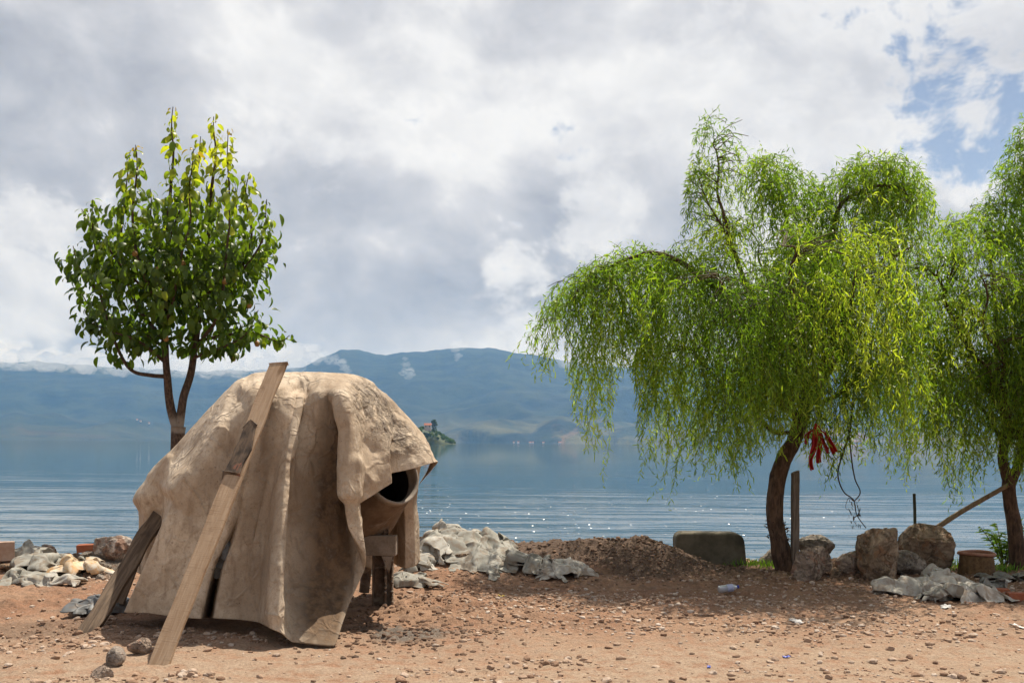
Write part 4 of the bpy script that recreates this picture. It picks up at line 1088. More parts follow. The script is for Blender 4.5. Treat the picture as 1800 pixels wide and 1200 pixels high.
def build_rocks():
    rock('big_rock', 'big pale angular rock on the bank left of the mixer', 196, 994, 82, 52, 101, 'rock_pale', 0.8, 0.15, planes=14)
    rock('boulder', 'squat tan boulder right of the wooden post', 1434, 1020, 76, 60, 103, 'rock_pink', 0.75, 0.15, planes=14)
    rock('tall_boulder', 'tall grey brown boulder leaning left above the cloth heap', 1552, 1022, 78, 94, 107, 'rock_brown', 0.8, 0.12, tilt=-0.12, planes=14)
    rock('low_boulder', 'low grey boulder slab sloping right from the tall boulder', 1592, 1014, 78, 48, 109, 'rock_grey', 0.7, 0.2, planes=14, tilt=-0.3)
    rock('round_boulder', 'large rounded ochre boulder behind the cloth heap', 1636, 1005, 94, 84, 113, 'rock_brown', 0.85, 0.12, planes=14)
    rock('grey_boulder', 'grey boulder behind the foot of the nearer willow', 1362, 1008, 62, 46, 127, 'rock_grey', 0.7, 0.1, planes=14, d=12.3)
    rock('buried_rock', 'tan rock half buried in gravel between the boulders', 1500, 1010, 52, 42, 131, 'rock_pink', 0.8, 0.2)
    rock('dark_rock', 'low dark rock behind the tan boulder', 1440, 972, 70, 30, 137, 'rock_grey', 0.8, 0.3, d=12.1)
    rock('heap_stone', 'brown flat stone at the front of the big cloth heap', 809, 990, 40, 17, 139, 'rock_brown', 0.9, 0.2, cat='stone')
    rock('heap_slab', 'brown stone tucked under the middle of the big cloth heap', 788, 978, 38, 20, 141, 'rock_brown', 0.9, 0.2, cat='stone')
    rock('grey_stone', 'small grey lump at the right foot of the big cloth heap', 850, 984, 22, 18, 143, 'rock_grey', 0.9, 0.2, cat='stone')
    # left rubble row
    lab = [(60, 984, 52, 24, 'rock_pale', 'long tan stone behind the grey green sheeting'),
           (82, 978, 30, 22, 'rock_pale', 'pale stone at the water edge behind the grey green sheeting'),
           (101, 976, 20, 16, 'rock_pale', 'small round pale stone at the water edge left of the orange sack'),
           (120, 978, 32, 12, 'rock_pink', 'flat tan stone at the water edge behind the orange sack'),
           (157, 992, 32, 22, 'rock_grey', 'grey pointed stone right of the orange sack'),
           (36, 978, 24, 10, 'rock_brown', 'dark flat stone right of the pale block'),
           (10, 1008, 34, 18, 'rock_brown', 'brown stone below the pale block'),
           (132, 986, 22, 14, 'rock_pink', 'reddish stone between the orange sack and the red brick'),
           (176, 1022, 17, 13, 'rock_pale', 'small white stone on the grey gravel right of the orange sack'),
           (24, 970, 22, 16, 'rock_pink', 'tan stone right beside the pale block'), (46, 968, 26, 18, 'rock_brown', 'brown stone on top of the left rubble'),
           (112, 970, 18, 14, 'rock_grey', 'small grey stone in the left rubble row'), (128, 972, 26, 16, 'rock_pale', 'pale chip behind the top of the orange sack'),
           (66, 966, 22, 15, 'rock_pink', 'pinkish stone on the crest of the left rubble'), (90, 1022, 20, 12, 'rock_pale', 'white stone in front of the grey green sheeting'),
           (180, 1005, 30, 18, 'rock_grey', 'dark grey stone under the front of the big pale rock'), (225, 1000, 26, 20, 'rock_brown', 'brown stone between big pale rock and timber'),
           (1420, 985, 30, 22, 'rock_grey', 'grey stone behind the tan boulder by the post'), (1470, 1016, 26, 18, 'rock_brown', 'brown stone between tan boulder and buried rock'),
           (1520, 985, 36, 26, 'rock_grey', 'grey stone left behind the tall boulder'), (1575, 1030, 26, 16, 'rock_brown', 'brown stone at the foot of the low slab'),
           (199, 1170, 34, 32, 'rock_pale', 'pale pointed stone in front of the plank foot'),
           (240, 1150, 42, 28, 'rock_pink', 'dirt covered tan stone left of the plank foot'),
           (256, 1134, 26, 14, 'rock_pink', 'pinkish stone in the shadow beside the plank'),
           (172, 1198, 44, 24, 'rock_pink', 'rough tan rubble lump at the bottom edge left of the plank')]
    for i, (x, y, w_, h_, mt, l) in enumerate(lab):
        rock('stone', l, x, y, w_, h_, 160 + i, mt, 0.9, 0.2, cat='stone', sub=3)


def brick(name, px, py, size, rz, mt, label, dz=0.0, tilt=(0, 0), group=None):
    c = hit(px, py); a, b, h = size
    v, f = box((-a / 2, -b / 2, 0), (a / 2, b / 2, h))
    bm = bmesh.new()
    vs = [bm.verts.new(p) for p in v]
    for q in f: bm.faces.new([vs[i] for i in q])
    bmesh.ops.subdivide_edges(bm, edges=bm.edges[:], cuts=4, use_grid_fill=True)
    for q in bm.verts:
        n = float(fbm(q.co.x * 30 + px, q.co.y * 30, q.co.z * 30, 2, 6)); q.co *= 1 + 0.012 * n
    me = bpy.data.meshes.new(name); bm.to_mesh(me); bm.free(); me.materials.append(M[mt])
    o = bpy.data.objects.new(name, me); COL.objects.link(o)
    o.location = (c[0], c[1], c[2] + dz); o.rotation_euler = (tilt[0], tilt[1], rz); bevel(o, 0.005, 2)
    return tag(o, label, 'brick', group)


def build_blocks():
    brick('pale_block', 4, 990, (0.24, 0.12, 0.21), 0.5, 'block', 'pale pinkish building block standing at the left edge', 0.03)
    brick('red_brick', 152, 985, (0.19, 0.09, 0.085), 0.1, 'brick', 'red brick lying against the big pale rock', 0.10, (0.1, -0.05))
    brick('brick_piece', 156, 972, (0.08, 0.07, 0.07), 0.6, 'brick', 'small red brick piece above the lying red brick', 0.18, (0.3, 0.3))
    brick('red_brick', 1752, 1044, (0.23, 0.11, 0.06), -0.2, 'brick', 'flat red brick touching the pale cloth at the right', 0.0)
    brick('red_brick', 1795, 1056, (0.26, 0.12, 0.085), -0.15, 'brick', 'red brick cut by the right edge of the picture', -0.005)
    brick('brick_piece', 1702, 1063, (0.09, 0.06, 0.03), 0.3, 'brick', 'small flat red brick chip in front of the right cloth heap', 0.0)
    # concrete block with rounded shoulders
    d = 12.05
    pts = [(1188, 1010), (1187, 950), (1189, 941), (1197, 936), (1290, 937), (1303, 940), (1309, 948), (1315, 1010)]
    a = np.array([at(x, y, d) for x, y in pts]); b = a + np.array([0.02, 0.34, 0.0])
    n = len(pts)
    f = [tuple(range(n)), tuple(range(2 * n - 1, n - 1, -1))] + [(i, i + n, (i + 1) % n + n, (i + 1) % n) for i in range(n)]
    o = obj('concrete_block', np.concatenate([a, b]), f, M['concrete'], None, False); bevel(o, 0.035, 4)
    tag(o, 'mossy grey concrete block with rounded shoulders between mound and willow', 'concrete block')


def build_gravel():
    shapes = []
    for i in range(6):
        v, f = rock_shape(500 + i, 1, 7, 0.16, 0.35); shapes.append((v, f))
    r = np.random.default_rng(11)
    # density: scattered everywhere, thick in drifts
    n = 170000
    x = r.uniform(-7.2, 7.6, n); y = 5.6 + 7.2 * r.uniform(0, 1, n) ** 1.15
    dn = fbm(x * 0.9, y * 1.5, 0, 4, 91)
    den = 0.05 + 0.5 * sst(0.15, 0.7, dn)
    g = lambda cx, cy, sx, sy: np.exp(-((x - cx) / sx) ** 2 - ((y - cy) / sy) ** 2)
    den = den + 0.75 * g(1.15, 9.3, 0.9, 0.45) + 0.6 * g(1.2, 8.5, 0.6, 0.35) + 0.7 * g(2.9, 9.4, 1.0, 0.5) + 0.6 * g(2.4, 8.0, 1.0, 0.4) + 0.75 * g(4.2, 10.4, 1.6, 0.55) \
        + 0.5 * g(0.3, 9.2, 0.7, 0.5) + 0.5 * g(3.0, 11.0, 1.6, 0.4) + 1.6 * g(3.95, 11.3, 0.5, 0.35) + 0.5 * g(1.4, 11.3, 1.0, 0.6) + 0.9 * g(-4.4, 10.7, 0.4, 0.35) + 0.45 * g(2.4, 6.6, 1.0, 0.25) + 0.35 * g(-0.4, 6.5, 0.6, 0.3)
    under = (x > -3.0) & (x < -0.9) & (y > 7.7) & (y < 9.4)
    keep = (r.uniform(0, 1, n) < den * 0.40) & ~under & (np.abs(x) < y * 0.56 + 0.4)
    x, y = x[keep], y[keep]; n = len(x)
    size = 0.005 + 0.0088 * r.exponential(1.0, n); size = np.clip(size, 0.005, 0.03)
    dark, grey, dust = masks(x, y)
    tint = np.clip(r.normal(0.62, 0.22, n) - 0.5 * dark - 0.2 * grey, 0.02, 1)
    order = np.argsort(-size / y); big = order[:230]; small = order[230:]
    z = ground_fine(x, y)

    def place(v, i):
        th = r.uniform(0, 6.28, len(i)); c, s = np.cos(th), np.sin(th)
        sc = size[i][:, None] * np.stack([r.uniform(0.8, 1.35, len(i)), r.uniform(0.7, 1.1, len(i)), r.uniform(0.45, 0.8, len(i))], 1)
        p = v[None] * sc[:, None]
        X = p[..., 0] * c[:, None] - p[..., 1] * s[:, None] + x[i][:, None]
        Y = p[..., 0] * s[:, None] + p[..., 1] * c[:, None] + y[i][:, None]
        Z = p[..., 2] + z[i][:, None] + 0.25 * sc[:, 2:3]
        return np.stack([X, Y, Z], -1)
    V, Fc, T, off = [], [], [], 0
    for k, (v, f) in enumerate(shapes):
        i = small[k::len(shapes)]
        p = place(v, i); V.append(p.reshape(-1, 3))
        Fc.append((f[None] + (np.arange(len(i)) * len(v))[:, None, None] + off).reshape(-1, 3)); off += len(i) * len(v)
        T.append(np.repeat(tint[i], len(v)))
    o = obj('gravel', np.concatenate(V), np.concatenate(Fc), M['pebble'], None, False, {'tint': np.concatenate(T)}, origin=(0, 9, 0))
    tag(o, 'loose pebbles and gravel scattered over the brown dirt', 'gravel', kind='stuff')
    datas = []
    for k in range(8):
        v, f = rock_shape(540 + k, 2, 7, 0.1, 0.5)
        datas.append(mesh_data('pebble', v, f, M['pebble'], False, {'tint': np.full(len(v), 0.3 + 0.08 * k)}))
    for j, i in enumerate(big):
        o = bpy.data.objects.new('pebble', datas[j % 8]); COL.objects.link(o)
        s = size[i] * 1.12
        o.scale = (s * r.uniform(0.9, 1.3), s * r.uniform(0.7, 1.1), s * r.uniform(0.5, 0.8)); o.rotation_euler = (0, 0, r.uniform(0, 6.28))
        o.location = (x[i], y[i], z[i] + 0.2 * o.scale[2])
        tone = ('brown', 'brown', 'tan', 'tan', 'tan', 'pale', 'pale', 'whitish')[j % 8]
        ppx, ppy = 900 + F * x[i] / y[i], HY + F * (CZ - z[i]) / y[i]
        where = ('at the bottom edge left of the plank foot' if ppx < 250 else 'at the bottom edge in front of the mixer' if ppx < 620 else 'at the bottom edge left of the middle' if ppx < 900 else 'at the bottom edge right of the middle' if ppx < 1200 else 'at the bottom edge below the nearer willow' if ppx < 1500 else 'at the bottom edge in the right corner') if ppy > 1150 else ('left of the mixer' if ppx < 230 else 'in front of the mixer' if ppx < 650 and ppy > 1080 else 'beside the mixer' if ppx < 760 else
                 'on the open dirt below the dark mound' if ppx < 1250 else 'on the dirt below the willows')
        tag(o, 'loose %s pebble %s' % (tone, where), 'pebble', 'larger pebbles strewn over the dirt')
    # clods on the mound and on the cement spill
    V, Fc, T, off = [], [], [], 0
    for cx, cy, sx, sy, cnt, tn, smax in ((1.5, 11.4, 1.0, 0.5, 700, 0.08, 0.03), (-0.83, 7.7, 0.42, 0.32, 420, 0.1, 0.03), (-0.85, 8.9, 0.35, 0.4, 260, 0.28, 0.035), (-2.6, 7.45, 0.7, 0.2, 220, 0.2, 0.03), (-0.3, 10.2, 0.7, 0.5, 300, 0.33, 0.03)):
        xx = r.normal(cx, sx, cnt); yy = r.normal(cy, sy, cnt); zz = ground_fine(xx, yy)
        v, f = shapes[cnt % 6]
        sc = r.uniform(0.006, smax, cnt)
        th = r.uniform(0, 6.28, cnt); c, s = np.cos(th), np.sin(th)
        p = v[None] * sc[:, None, None] * np.array([1.1, 0.9, 0.7])
        V.append(np.stack([p[..., 0] * c[:, None] - p[..., 1] * s[:, None] + xx[:, None], p[..., 0] * s[:, None] + p[..., 1] * c[:, None] + yy[:, None], p[..., 2] + zz[:, None]], -1).reshape(-1, 3))
        Fc.append((f[None] + (np.arange(cnt) * len(v))[:, None, None] + off).reshape(-1, 3)); off += cnt * len(v)
        T.append(np.repeat(np.clip(r.normal(tn, 0.06, cnt), 0, 1), len(v)))
    o = obj('soil_clods', np.concatenate(V), np.concatenate(Fc), M['pebble'], None, False, {'tint': np.concatenate(T)}, origin=(0, 9, 0))
    tag(o, 'crumbly dark soil clods on the mound and round the mixer', 'clods', kind='stuff')


# ------------------------------------------------------------------ trees
def wig(pts, n, amp, seed):
    p = catmull(pts, n)
    L = np.concatenate([[0], np.cumsum(np.linalg.norm(np.diff(p, axis=0), axis=1))])
    e = np.clip(L / 0.4, 0, 1)[:, None]
    return p + e * amp * np.stack([vn(L * 2.3, seed, 0.5, 1), vn(L * 2.3, seed, 1.5, 2), vn(L * 2.3, seed, 2.5, 3)], 1)


def ribbon_leaves(P, Dn, ln, wd, tint, seed, curl=1.0):
    """narrow curling leaves as 4-quad ribbons; P base, Dn direction"""
    r = np.random.default_rng(seed); n = len(P)
    side = np.cross(Dn, r.normal(size=(n, 3))); side /= np.linalg.norm(side, axis=1)[:, None] + 1e-9
    up = np.cross(side, Dn)
    ph = r.uniform(0, 6.28, n); cu = r.uniform(-1.3, 1.3, n) * curl; wv = r.uniform(0.5, 1.3, n) * curl
    K = 4; V = []
    p = P.copy(); d = Dn.copy()
    tw = r.uniform(-1.2, 1.2, n)
    for k in range(K):
        t = k / (K - 1)
        wk = wd * math.sin(math.pi * min(0.97, 0.12 + 0.86 * t)) ** 0.8
        sdk = side * np.cos(tw * t)[:, None] + up * np.sin(tw * t)[:, None]
        V.append(p - sdk * wk[:, None] * 0.5); V.append(p + sdk * wk[:, None] * 0.5)
        a = cu * 0.5 / K + wv * np.cos(ph + t * 5.0) * 0.55 / K * 2
        d = d + up * a[:, None] * 1.6 + np.array([0, 0, -0.16]); d /= np.linalg.norm(d, axis=1)[:, None]
        p = p + d * (ln / (K - 1))[:, None]
    V = np.stack(V, 1)
    q = np.array([[2 * k, 2 * k + 1, 2 * k + 3, 2 * k + 2] for k in range(K - 1)])
    Fq = (q[None] + (np.arange(n) * 2 * K)[:, None, None]).reshape(-1, 4)
    return V.reshape(-1, 3), Fq, np.repeat(tint, 2 * K)


def willow(name, label, d0, trunk, tr, forks, limbs, ybx, yby, seed, dens=1.0, locks=()):
    r = np.random.default_rng(seed)
    base = at(trunk[0][0], trunk[0][1], d0)
    root = empty(name, base); tag(root, label, 'tree', 'willows on the bank')
    P = wig([at(x, y, d0 + (q[0] if q else 0)) for x, y, *q in trunk], 12, 0.015, seed)
    P[0, 2] -= 0.12
    v, f = tube(P, tr, 18, True, 0.10, seed); obj('trunk', v, f, M['bark'], root)
    acc = Acc()
    for fk, rad in forks:
        v, f = tube(wig([at(x, y, d0 + z) for x, y, z in fk], 8, 0.02, seed + 9), rad, 12, True, 0.08, seed); obj('fork', v, f, M['bark'], root)
    Sp, Sd, Sl, Sg = [], [], [], []  # strand starts, directions, lengths
    for li, (pts, r0, ex) in enumerate(limbs):
        Lm = wig([at(x, y, d0 + z) for x, y, z in pts], 14, 0.10, seed * 3 + li)
        v, f = tube(Lm, [r0 * 0.85, r0 * 0.45, 0.006], 8, True, 0.05, li); obj('limb', v, f, M['bark'], root)
        seg = np.linalg.norm(np.diff(Lm, axis=0), axis=1); L = np.concatenate([[0], np.cumsum(seg)])
        ns = int(L[-1] * 108 * dens * ex.get('k', 1.0))
        t0 = ex.get('from', 0.3)
        nc = max(3, int(L[-1] * 4.2)); sp = ex.get('spread', 0.34)
        cs_ = L[-1] * (t0 + (1 - t0) * np.linspace(0, 1, nc)); co_ = r.normal(size=(nc, 3)) * np.array([sp, sp * 1.1, sp * 0.5]) * 1.15
        tl_ = r.uniform(*ex.get('len', (0.5, 1.5)), nc); tg_ = r.normal(0.44, 0.26, nc)
        who = r.integers(0, nc, ns)                     # strands grow in tufts with gaps between
        s = np.clip(cs_[who] + r.normal(0, 0.05, ns), 0, L[-1])
        c = np.stack([np.interp(s, L, Lm[:, i]) for i in range(3)], 1)
        offv = co_[who] + r.normal(size=(ns, 3)) * np.array([0.085, 0.085, 0.06])
        p = c + offv
        # thin side twigs that carry the strands
        for j in range(0, ns, 6):
            mid = (c[j] + p[j]) / 2 + np.array([0, 0, 0.05]) + r.normal(size=3) * 0.03
            tv, tf = tube(catmull([c[j], mid, p[j]], 3), [0.007, 0.003], 4, False); acc.add(tv, tf)
        Sp.append(p); dd = offv * 1.0 + r.normal(size=(ns, 3)) * 0.25; dd[:, 2] += ex.get('up', 0.05)
        Sd.append(dd / np.linalg.norm(dd, axis=1)[:, None]); Sl.append(tl_[who] * r.uniform(0.55, 1.12, ns)); Sg.append(tg_[who])
    for px_, py_, dz_, ln_, cnt in locks:               # long single locks
        cnt = int(cnt * 1.35)
        b_ = at(px_, py_, d0 + dz_)
        Sp.append(b_ + r.normal(size=(cnt, 3)) * np.array([0.07, 0.09, 0.06])); q = r.normal(size=(cnt, 3)) * 0.5 + np.array([0, 0, 0.2])
        Sd.append(q / np.linalg.norm(q, axis=1)[:, None]); Sl.append(ln_ * r.uniform(0.62, 1.12, cnt)); Sg.append(np.full(cnt, r.normal(0.45, 0.12)))
    Sp, Sd, Sl, Sg = np.concatenate(Sp), np.concatenate(Sd), np.concatenate(Sl), np.concatenate(Sg)
    n = len(Sp)
    step = 0.034; K = int(3.2 / step)
    p = Sp.copy(); d = Sd.copy(); alive = np.ones(n, bool)
    curtain = r.normal(0, 20, n)
    ph1, ph2 = r.uniform(0, 50, n), r.uniform(0, 50, n)
    Lp, Ld, tw, st_t = [], [], [], []
    paths = [p.copy()]
    glow = np.clip(Sg + r.normal(0, 0.08, n), 0, 1)
    for k in range(K):
        s = k * step
        wob = np.stack([vn(ph1 + s * 5.0, ph2, 0.5, 5), vn(ph1 + s * 5.0, ph2, 3.5, 6), 0.4 * vn(ph1 + s * 5.0, ph2, 9.5, 7)], 1)
        d = d + np.array([0, 0, -0.15]) + wob * 0.27; d /= np.linalg.norm(d, axis=1)[:, None]
        p = p + d * step
        px_ = 900 + (p[:, 0]) * F / p[:, 1]; py_ = HY - (p[:, 2] - CZ) * F / p[:, 1]
        lim = np.interp(px_, ybx, yby) + curtain
        top_ = np.interp(px_, YTX, YTY) + 0.4 * curtain
        alive &= (s < Sl) & (py_ < lim) & (py_ > top_ - 5)
        if not alive.any(): break
        paths.append(np.where(alive[:, None], p, paths[-1]))
        i = np.where(alive)[0]
        m = i[r.uniform(0, 1, len(i)) < 0.9]
        ld = d[m] * 0.6 + r.normal(size=(len(m), 3)) * 0.42 + np.array([0, 0, -0.3]); ld /= np.linalg.norm(ld, axis=1)[:, None]
        Lp.append(p[m]); Ld.append(ld); st_t.append(np.clip(glow[m] + 0.25 * np.clip(k / 30 - 0.4, 0, 1) + r.normal(0, 0.17, len(m)), 0, 1))
    # strand stems: thin three-sided threads
    A = np.stack(paths, 1)
    for j in range(0, n, 4):
        q = A[j]; q = q[np.concatenate([[True], np.linalg.norm(np.diff(q, axis=0), axis=1) > 1e-6])]
        if len(q) > 4:
            tv, tf = tube(q[::2], [0.0032, 0.0014], 3, False); acc.add(tv, tf)
    acc.build('twigs', M['twig'], root)['kind'] = 'stuff'
    Lp, Ld, T = np.concatenate(Lp), np.concatenate(Ld), np.concatenate(st_t)
    m = len(Lp)
    v, f, t = ribbon_leaves(Lp, Ld, r.uniform(0.055, 0.10, m), r.uniform(0.0085, 0.0145, m), T, seed + 3, 2.4)
    o = obj('foliage', v, f, M['willow'], root, True, {'tint': t}); o['kind'] = 'stuff'
    print(name, 'strands', n, 'leaves', m)
    return root


YTX = [930, 960, 1000, 1050, 1130, 1165, 1192, 1206, 1222, 1245, 1275, 1292, 1302, 1385, 1405, 1440, 1465, 1500, 1560, 1608, 1630, 1648, 1690, 1728, 1745, 1790, 1830, 2200]
YTY = [560, 515, 482, 455, 430, 440, 425, 310, 215, 192, 205, 225, 265, 265, 292, 310, 298, 272, 264, 285, 325, 380, 368, 340, 290, 205, 180, 300]


def build_willows():
    ybx = [930, 950, 975, 985, 1010, 1060, 1068, 1085, 1112, 1125, 1165, 1185, 1200, 1300, 1330, 1380, 1385, 1410, 1425, 1470, 1500, 1545, 1560, 1600, 1620, 1645, 1660, 1720, 1735, 1780, 1850, 2200]
    yby = [670, 690, 640, 570, 740, 850, 820, 640, 630, 830, 890, 840, 800, 830, 800, 770, 745, 765, 830, 850, 800, 790, 850, 850, 770, 780, 880, 870, 800, 810, 860, 880]
    L = [
        ([(1405, 740, 0), (1345, 640, -.2), (1285, 550, -.3), (1225, 475, -.35), (1165, 455, -.4), (1105, 452, -.35), (1060, 472, -.3), (1022, 500, -.3), (998, 545, -.25)], 0.055, {'from': 0.42, 'spread': 0.16, 'len': (0.5, 1.5), 'k': 0.22}),
        ([(1345, 640, -.2), (1270, 560, .2), (1200, 505, .5), (1120, 490, .6), (1070, 515, .6)], 0.035, {'from': 0.4, 'spread': 0.2, 'len': (0.5, 1.5), 'k': 0.16}),
        ([(1410, 720, 0), (1350, 600, .1), (1310, 480, .1), (1285, 390, 0), (1262, 320, -.05), (1250, 250, -.1)], 0.05, {'from': 0.35, 'spread': 0.2, 'len': (0.25, 1.1), 'up': 0.25}),
        ([(1300, 460, .1), (1262, 385, -.2), (1240, 335, -.3), (1228, 318, -.3)], 0.02, {'from': 0.4, 'spread': 0.13, 'len': (0.15, 0.6), 'k': 0.7}),
        ([(1420, 700, 0), (1405, 560, .3), (1390, 430, .4), (1365, 350, .3), (1350, 305, .2)], 0.05, {'from': 0.35, 'spread': 0.24, 'len': (0.4, 1.2), 'up': 0.15}),
        ([(1430, 690, 0), (1475, 560, .2), (1462, 420, .2), (1482, 355, 0), (1530, 330, -.2), (1580, 335, -.3), (1600, 365, -.3)], 0.055, {'from': 0.35, 'spread': 0.22, 'len': (0.4, 1.4), 'up': 0.12}),
        ([(1430, 690, 0), (1500, 600, -.3), (1545, 510, -.5), (1580, 440, -.5), (1600, 420, -.4)], 0.05, {'from': 0.4, 'spread': 0.2, 'len': (0.5, 1.1), 'k': 0.6}),
        ([(1415, 700, 0), (1405, 600, -.7), (1400, 510, -1.1), (1395, 440, -1.3), (1370, 430, -1.45)], 0.05, {'from': 0.4, 'spread': 0.3, 'len': (0.7, 2.2), 'k': 1.15}),
        ([(1420, 690, 0), (1460, 600, -.7), (1490, 500, -1.2), (1500, 450, -1.4)], 0.045, {'from': 0.4, 'spread': 0.28, 'len': (0.7, 2.2)}),
        ([(1400, 740, 0), (1350, 650, -.6), (1300, 560, -1.0), (1270, 500, -1.2), (1262, 480, -1.3)], 0.045, {'from': 0.4, 'spread': 0.26, 'len': (0.7, 2.2), 'k': 1.1}),
        ([(1420, 690, 0), (1400, 580, .8), (1350, 480, 1.2), (1320, 420, 1.3)], 0.05, {'from': 0.4, 'spread': 0.32, 'len': (0.7, 2.1)}),
        ([(1430, 690, 0), (1480, 560, .8), (1520, 470, 1.2), (1560, 400, 1.3)], 0.05, {'from': 0.4, 'spread': 0.3, 'len': (0.7, 2.1), 'k': 0.8}),
        ([(1398, 760, 0), (1350, 755, -.1), (1300, 700, -.3), (1255, 650, -.4), (1225, 620, -.5)], 0.03, {'from': 0.45, 'spread': 0.22, 'len': (0.7, 2.1), 'k': 0.9}),
        ([(1420, 710, 0), (1470, 690, -.3), (1520, 640, -.5), (1550, 600, -.5)], 0.03, {'from': 0.3, 'spread': 0.2, 'len': (0.5, 1.3), 'k': 0.8}),
        ([(1410, 720, 0), (1420, 660, -.5), (1430, 610, -.8), (1440, 590, -.9)], 0.03, {'from': 0.3, 'spread': 0.25, 'len': (0.5, 1.3), 'k': 1.0}),
    ]
    wl = willow('willow_tree', 'larger curly willow with bent trunk, long arm of hanging twigs to the left', 11.7,
                [(1382, 1006), (1370, 955), (1361, 905), (1362, 865), (1374, 825), (1392, 782), (1410, 735), (1424, 685)], [0.13, 0.105, 0.097, 0.097, 0.094, 0.09, 0.08, 0.065],
                [], L, ybx, yby, 5, 1.0,
                [(988, 540, -.3, 0.9, 26), (1004, 522, -.2, 0.7, 20), (1022, 505, -.3, 1.3, 24), (1040, 490, -.3, 2.3, 44), (1055, 480, -.1, 2.5, 44), (1075, 475, -.3, 1.9, 30),
                 (1100, 462, -.2, 1.5, 34), (1140, 460, -.2, 2.6, 40), (1158, 462, -.3, 2.9, 46), (1175, 470, .2, 2.4, 36), (1215, 480, -.3, 2.2, 40), (1245, 500, -.5, 2.2, 40), (1245, 232, -.1, 0.5, 30), (1225, 300, -.1, 0.6, 30), (1195, 335, -.2, 0.45, 22),
                 (1340, 290, .2, 0.9, 44), (1378, 298, .2, 0.8, 40), (1490, 318, 0, 1.0, 44), (1520, 296, -.1, 1.0, 46), (1552, 288, -.2, 1.0, 46), (1585, 305, -.3, 0.9, 46), (1605, 335, -.3, 0.9, 40), (1440, 340, .2, 0.9, 40)])
    # peeling bark collar
    acc = Acc(); rr = random.Random(3)
    for k in range(60):
        a = rr.uniform(0, 6.28); y = rr.uniform(915, 948); c = at(1362 + (y - 905) * 0.16, y, 11.7)
        o_ = np.array([math.cos(a), math.sin(a), 0]); p = c + o_ * 0.112
        q = p + o_ * rr.uniform(0.01, 0.05) + np.array([0, 0, -rr.uniform(0.0, 0.05) + 0.03])
        v, f = tube([p, (p + q) / 2 + [0, 0, .01], q], [0.008, 0.002], 4); acc.add(v, f)
    acc.build('peeling_bark', M['bark'], wl)['kind'] = 'stuff'
    # dry contorted branch hanging to the rocks
    acc = Acc()
    for pts, rad in ([[(1500, 690, -.3), (1492, 760, -.35), (1478, 800, -.35), (1470, 835, -.35), (1482, 865, -.35), (1500, 880, -.3), (1508, 905, -.3), (1527, 930, -.3)], [0.011, 0.008, 0.005]],
                     [[(1490, 720, -.2), (1493, 790, -.25), (1500, 835, -.3), (1510, 860, -.3), (1503, 878, -.3)], [0.009, 0.006]],
                     [[(1500, 880, -.3), (1492, 876, -.35), (1488, 892, -.35), (1494, 897, -.35)], [0.005, 0.002]],
                     [[(1508, 905, -.3), (1500, 912, -.35), (1506, 925, -.35)], [0.005, 0.002]],
                     [[(1478, 800, -.35), (1466, 812, -.4), (1462, 830, -.4), (1458, 845, -.4)], [0.005, 0.002]]):
        v, f = tube(wig([at(x, y, 11.7 + z) for x, y, z in pts], 8, 0.035, len(pts)), rad, 6); acc.add(v, f)
    rl = np.random.default_rng(4)
    pl = np.array([at(rl.uniform(1488, 1512), rl.uniform(872, 925), 11.4) for _ in range(40)])
    v, f, t = ribbon_leaves(pl, np.tile([0.2, 0, -0.95], (40, 1)) + rl.normal(size=(40, 3)) * 0.2, np.full(40, 0.05), np.full(40, 0.012), np.zeros(40), 3)
    acc.add(v, f)
    hb = acc.build('dry_branch', M['deadtwig'], wl); hb['label'] = 'bare dry contorted branch hanging to the boulders'

    L2 = [
        ([(1770, 780, 0), (1745, 680, -.2), (1690, 570, -.3), (1650, 500, -.4), (1620, 455, -.4)], 0.05, {'from': 0.35, 'spread': 0.28, 'len': (0.7, 2.2)}),
        ([(1770, 780, 0), (1740, 660, .3), (1690, 560, .6), (1640, 520, .7), (1600, 540, .7)], 0.045, {'from': 0.35, 'spread': 0.28, 'len': (0.7, 2.2)}),
        ([(1775, 770, 0), (1760, 640, .2), (1745, 520, .2), (1735, 430, .1), (1720, 395, 0)], 0.05, {'from': 0.35, 'spread': 0.26, 'len': (0.5, 1.5)}),
        ([(1785, 770, 0), (1800, 600, 0), (1815, 450, 0), (1812, 350, -.1), (1806, 280, -.1)], 0.055, {'from': 0.35, 'spread': 0.22, 'len': (0.3, 1.2), 'up': 0.2}),
        ([(1780, 770, 0), (1760, 660, -.6), (1740, 560, -1.0), (1720, 480, -1.2)], 0.045, {'from': 0.35, 'spread': 0.3, 'len': (0.7, 2.2)}),
        ([(1790, 770, 0), (1820, 660, -.6), (1830, 560, -1.0), (1810, 470, -1.2)], 0.045, {'from': 0.35, 'spread': 0.3, 'len': (0.7, 2.2)}),
        ([(1790, 770, 0), (1870, 640, 0), (1930, 520, 0), (1990, 470, 0), (2060, 500, 0)], 0.05, {'from': 0.35, 'spread': 0.3, 'len': (0.7, 2.2)}),
        ([(1790, 770, 0), (1850, 620, .7), (1880, 480, 1.0), (1890, 380, 1.0)], 0.05, {'from': 0.35, 'spread': 0.3, 'len': (0.7, 2.1)}),
        ([(1775, 780, 0), (1720, 720, .2), (1660, 650, .3), (1600, 620, .4)], 0.035, {'from': 0.3, 'spread': 0.26, 'len': (0.7, 2.1)}),
        ([(1780, 780, 0), (1760, 720, -.3), (1735, 650, -.5), (1700, 620, -.6)], 0.03, {'from': 0.3, 'spread': 0.24, 'len': (0.5, 1.4)}),
    ]
